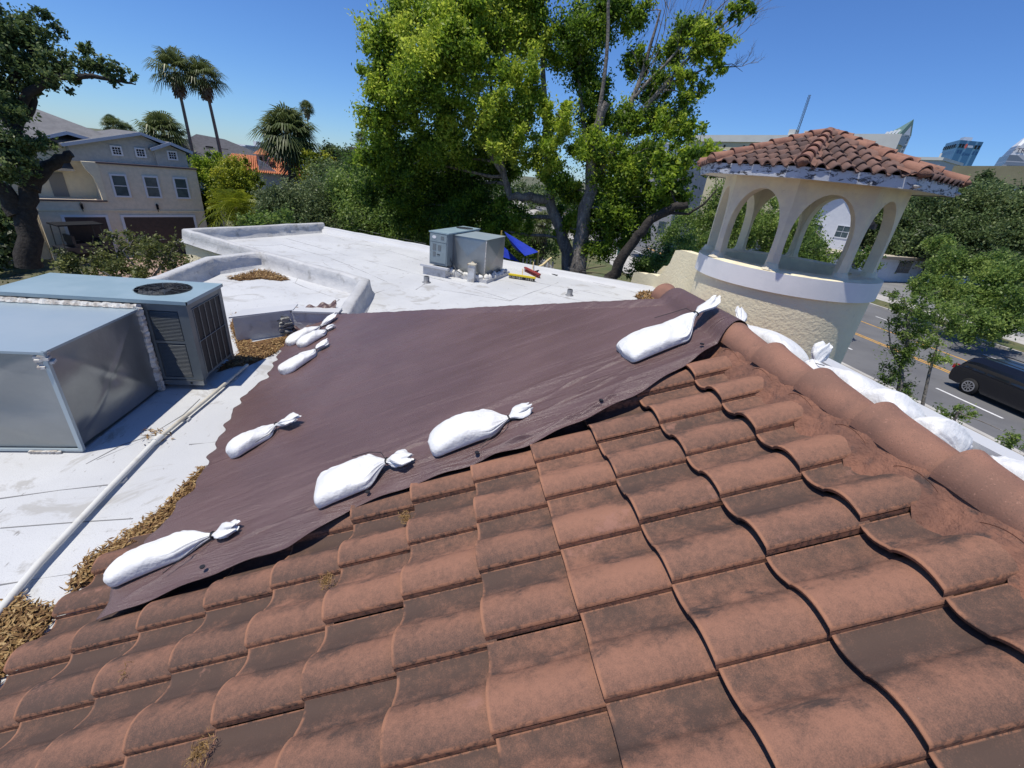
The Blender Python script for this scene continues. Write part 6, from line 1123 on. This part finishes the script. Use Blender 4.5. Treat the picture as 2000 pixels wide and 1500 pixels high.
# left oak
tree('oak_tree', 'large live oak at the left edge with crooked black limbs before the townhouse', 'tree',
     [([(-17.24, 20.78, 1.4), (-16.97, 21.0, 3.03), (-16.85, 21.1, 3.81), (-16.51, 21.36, 4.77), (-16.61, 21.29, 5.84), (-16.36, 21.48, 6.74), (-15.98, 21.76, 7.23), (-15.81, 21.88, 7.76)], [.44, .36, .32, .27, .2, .17, .13, .09]),
      ([(-17.07, 20.92, 3.42), (-17.16, 20.85, 4.36), (-17.39, 20.65, 5.05), (-17.38, 20.66, 6.4)], [.34, .27, .24, .16]),
      ([(-16.59, 21.3, 4.39), (-16.16, 21.63, 5.08), (-15.7, 21.97, 5.59), (-15.34, 22.22, 5.82)], [.3, .24, .2, .14]),
      ([(-16.36, 21.48, 6.74), (-15.61, 21.41, 7.8), (-14.59, 21.52, 8.42), (-13.45, 21.66, 8.61), (-12.76, 22.08, 8.59), (-12.37, 22.3, 8.55)], [.18, .15, .11, .08, .05, .02]),
      ([(-16.56, 21.32, 6.54), (-16.4, 21.44, 7.72), (-15.86, 21.85, 8.79), (-15.14, 22.36, 9.6)], [.2, .15, .1, .05])],
     [(-15.86, 21.85, 9.7, 0.89, 0.4), (-15.38, 22.19, 9.76, 0.83, 0.4), (-15.97, 21.77, 8.76, 0.87, 0.35), (-15.3, 22.24, 9.09, 0.81, 0.4), (-14.4, 21.65, 8.78, 0.65, 0.4), (-16.4, 21.44, 7.72, 0.72, 0.3), (-15.8, 21.9, 8.09, 0.51, 0.3), (-13.98, 21.92, 9.11, 0.5, 0.4), (-13.66, 22.12, 9.51, 0.27, 0.45), (-13.61, 22.15, 8.88, 0.43, 0.4), (-12.99, 21.94, 9.08, 0.31, 0.4), (-12.7, 22.11, 8.9, 0.32, 0.45), (-13.01, 21.93, 8.67, 0.24, 0.35), (-12.37, 22.3, 8.76, 0.18, 0.4), (-14.76, 21.4, 8.14, 0.31, 0.3), (-14.2, 21.78, 8.35, 0.23, 0.3), (-15.84, 20.62, 7.05, 0.67, 0.35), (-16.43, 21.43, 8.95, 1.1, 0.3), (-16.36, 20.2, 6.0, 0.93, 0.3), (-15.97, 20.52, 6.22, 0.49, 0.4), (-15.65, 20.76, 6.01, 0.58, 0.5), (-15.22, 21.08, 6.24, 0.35, 0.5), (-15.69, 20.1, 5.4, 0.53, 0.35), (-16.39, 20.19, 4.98, 0.69, 0.25), (-15.82, 20.63, 5.21, 0.39, 0.5), (-14.39, 21.66, 8.01, 0.16, 0.3), (-12.92, 21.99, 8.48, 0.16, 0.3), (-16.92, 21.04, 7.6, 1.11, 0.3), (-15.04, 22.42, 10.31, 0.38, 0.4)], 2700, .14, L_oak, M_bark_dark, seed=41, sub=.26, loose=.5, twigs=3, up=.3)
bushlike('oak_tree', 'shaded dark trees beyond the lawn at the far left edge', [(-22.27, 25.69, 2.27, 1.26, 0.1), (-21.32, 25.19, 1.45, 0.61, 0.1), (-21.19, 23.98, 0.94, 0.73, 0.1), (-23.94, 26.88, 2.73, 1.55, 0.1)], 1300, .26, L_oak, 42)
# sparse shrub by the recess
tree('shrub', 'loose open yellow-green shrub behind the near air conditioner, in front of the garages', 'bush',
     [([(-7.04, 10.93, 2.95), (-6.9, 11.02, 3.5), (-6.75, 11.11, 3.91), (-6.42, 11.3, 4.37)], [.06, .05, .03, .015]),
      ([(-6.99, 10.96, 3.2), (-7.17, 10.84, 3.71), (-7.46, 10.65, 4.07)], [.04, .03, .012]),
      ([(-6.91, 11.01, 3.44), (-6.96, 10.98, 4.04), (-7.1, 10.89, 4.5)], [.04, .025, .01]),
      ([(-8.2, 11.35, 3.01), (-8.32, 11.26, 3.52), (-8.49, 11.13, 4.01)], [.04, .03, .012])],
     [(-8.36, 11.23, 4.0, 0.4, 0.55), (-7.99, 11.5, 4.09, 0.41, 0.5), (-7.57, 11.78, 4.31, 0.39, 0.55), (-6.74, 11.11, 4.38, 0.38, 0.5), (-6.43, 11.3, 4.31, 0.36, 0.5), (-7.52, 11.21, 3.83, 0.41, 0.45), (-7.94, 10.92, 3.69, 0.4, 0.5), (-8.59, 11.06, 3.55, 0.31, 0.5), (-6.84, 11.06, 3.86, 0.36, 0.45), (-6.36, 11.34, 4.01, 0.29, 0.5), (-7.13, 11.47, 4.69, 0.21, 0.6), (-6.86, 11.63, 4.63, 0.22, 0.6), (-6.25, 11.4, 4.66, 0.17, 0.55), (-6.11, 11.47, 4.18, 0.17, 0.5), (-7.78, 11.64, 4.61, 0.17, 0.6), (-8.51, 11.11, 4.24, 0.18, 0.5), (-9.46, 11.64, 3.41, 0.27, 0.5), (-9.71, 11.43, 3.14, 0.29, 0.5), (-9.97, 11.2, 3.06, 0.31, 0.5)], 5200, .075, L_shrub, seed=43, sub=.45, twigs=8, aspect=.5)
# far wood
pts = []
r = np.random.default_rng(5); Bl = []
for a in np.arange(-50, 66, 1.6):
    for d0 in (105, 150):
        d_ = d0*(1+.2*r.random()); az = math.radians(a+r.normal()*.8)
        if 36 < a < 60 and d0 == 150: d_ = 190
        h = 2.2+1.2*r.random(); Bl.append((d_*math.sin(az), d_*math.cos(az), h*.4, h*1.0, .25+.2*r.random())); Bl.append((d_*math.sin(az)+2, d_*math.cos(az), h, h*.7, .3+.2*r.random()))
C, T = crownpts(Bl, 70, .4, r); t = leaves('distant_wood', C, .55, L_oak, None, .7, T, .5, r); tag(t, kind='stuff')
# ground shrubs around the base of the building so the view down is never bare
for k, (lab, bl) in enumerate((('low dark hedge at the foot of the stucco side wall', [(-7.64, 20.63, 3.87, 0.74, 0.3), (-7.53, 22.79, 3.64, 0.73, 0.3), (-9.86, 24.06, 3.29, 0.66, 0.4)]),)):
    bushlike('hedge', lab, bl, 2600, .14, L_mid, 50+k, 'hedge')
# ================================================================ palms
def palm(label, base, top, fr, nf, lean=0, skirt=0, seed=1, tr0=.22, tr1=.14, group='tall fan palms', name='fan_palm', feather=False, lm=None, droopy=1.0, nl=22):
    r = random.Random(seed); nf = int(nf*1.15); b, tp_ = Vector(base), Vector(top); t = thing(name, label, 'palm', (b.x, b.y, 0), 0, group); H_ = tp_-Vector((b.x, b.y, 0))
    mb = MB(); N = 14; pts = []
    for i in range(N+1):
        s_ = i/N; q = H_*s_; bend = math.sin(s_*math.pi)*lean; pts.append(Vector((q.x+bend, q.y, q.z)))
    mb.tube(pts, [tr0+(tr1-tr0)*i/N for i in range(N+1)], 10); mb.build('trunk', M_palmtrunk, t)
    V = []; T = []
    def quad(a, b_, c, d, tt): V.extend([a, b_, c, d]); T.append(tt)
    for k in range(nf):
        az = k*2.39996+r.uniform(-.2, .2); el = R(80)-(k/nf)*R(118)*droopy+r.uniform(-.12, .12); L_ = fr*r.uniform(.8, 1.1); d = Vector((math.cos(az)*math.cos(el), math.sin(az)*math.cos(el), math.sin(el)))
        sd_ = Vector((-math.sin(az), math.cos(az), 0)); up_ = sd_.cross(d); up_ = up_ if up_.z > 0 else -up_
        tint = .65-.5*(k/nf)+r.uniform(-.15, .15)
        if feather:
            prev = H_
            for j in range(12):
                s_ = (j+1)/12; q = H_+d*L_*s_-Vector((0, 0, 1))*L_*.55*s_*s_; V.extend([prev-sd_*.012, prev+sd_*.012, q+sd_*.01, q-sd_*.01]); T.append(.8)
                for sgn in (-1, 1):
                    for jj in range(2):
                        tip = q+sd_*sgn*L_*.36*math.sin(math.pi*min(.97, s_*.9+.1))+d*.12*L_-Vector((0, 0, .16*L_*r.uniform(.5, 1.2))); m_ = (q+tip)/2+Vector((0, 0, .02)); o_ = d*.022; V.extend([q-o_, q+o_, tip+o_*.3, tip-o_*.3]); T.append(tint+r.uniform(-.1, .2))
                prev = q
            continue
        pe = H_+d*L_*.42; V.extend([H_-sd_*.02, H_+sd_*.02, pe+sd_*.02, pe-sd_*.02]); T.append(.8)
        for j in range(nl):
            a = (j/(nl-1)-.5)*R(235); ld = (d*math.cos(a)+sd_*math.sin(a)).normalized(); l_ = L_*.62*(.75+.25*math.cos(a))
            q0 = pe; q1 = pe+ld*l_*.55+up_*.03*L_*math.cos(3*a); q2 = pe+ld*l_*.95-Vector((0, 0, 1))*l_*r.uniform(.25, .5); wv = ld.cross(up_).normalized()*L_*.022
            V.extend([q0, q1-wv, q1+wv, q0]); T.append(tint+r.uniform(-.1, .1)); V.extend([q1-wv, q1+wv, q2+wv*.2, q2-wv*.2]); T.append(tint+r.uniform(-.1, .15))
    npmesh('fronds', np.array([tuple(v) for v in V]), lm or L_palm, t, np.clip(np.array(T), 0, 1))
    if skirt:
        mb = MB()
        for k in range(int(150*min(1, skirt))+40):
            az = r.uniform(0, 6.283); z = -r.uniform(0, skirt); rr_ = tr1+.12+.14*fr*math.sin(min(1, -z/skirt+.15)*2.6)*r.uniform(.6, 1.2); a = H_+Vector((math.cos(az)*.15, math.sin(az)*.15, z)); b2 = H_+Vector((math.cos(az)*rr_*1.2, math.sin(az)*rr_*1.2, z-.2*fr-r.uniform(.1, .5))); w_ = Vector((-math.sin(az), math.cos(az), 0))*r.uniform(.03, .09); mb.add([a-w_, a+w_, b2+w_, b2-w_], [(0, 1, 2, 3)])
        mb.build('dead_skirt', M_deadfrond, t)
    return t
def g0(p, x=0, y=0): return (p[0]+x, p[1]+y, 0)
p = (-24.04, 49.47, 11.91); palm('left one of the two tall slim palms behind the townhouse', (-24.04, 49.47, 4.25), p, 2.3, 34, .1, 1.2, 1, .17, .11)
p = (-22.17, 50.33, 11.82); palm('right one of the two tall slim palms behind the townhouse', (-21.82, 50.49, 3.78), p, 2.2, 34, .1, 1.0, 2, .18, .11)
p = (-27.96, 53.09, 6.92); palm('dense round-headed palm peeping over the grey gables', g0(p), p, 2.6, 60, 0, 1.2, 3, .25, .25, 'round-headed palms', droopy=1.15)
p = (-12.4, 40.13, 7.66); palm('big shaggy fan palm with thick skirt of dead fronds beside the orange roof', g0(p, .2), p, 2.7, 70, 0, 4.2, 4, .35, .3, 'shaggy fan palm', nl=26, droopy=1.1)
p = (-23.43, 86.9, 13.02); palm('far slim palm standing alone against the sky right of the shaggy palm', (-23.52, 86.87, 6.47), p, 1.5, 40, 0, .8, 5, .13, .1)
p = (-12.76, 73.91, 9.26); palm('small pale palm head above the pink building', g0(p), p, 1.3, 34, 0, .3, 6, .12, .1)
p = (-15.51, 68.26, 7.05); palm('small dark palm in front of the blue-grey roof', g0(p), p, 1.2, 34, 0, .5, 7, .12, .1)
p = (19.09, 46.21, 9.96); palm('palm standing in front of the grey concrete building', g0(p), p, 1.6, 40, 0, .8, 8, .14, .11)
p = (-38.97, 64.08, 7.15); palm('far palm head peeping over the main roof of the townhouse, left of a pair', g0(p), p, 1.6, 40, 0, .3, 9, .2, .2, 'far palms over the townhouse roof')
p = (-39.51, 67.25, 6.93); palm('smaller right palm head of the pair peeping over the main townhouse roof', g0(p), p, 1.1, 34, 0, .3, 10, .2, .2, 'far palms over the townhouse roof')
p = (-12.83, 30.41, 3.35); palm('low feathery yellow palm at the right end of the townhouse', g0(p), p, 2.1, 34, 0, 0, 11, .12, .1, 'feather palm', 'feather_palm', True, L_yel)
p = (4.84, 23.51, 4.62); palm('slim palm with drooping fronds behind the blue shade sail', g0(p), p, 1.0, 26, 0, 1.2, 12, .12, .1, 'slim palm')
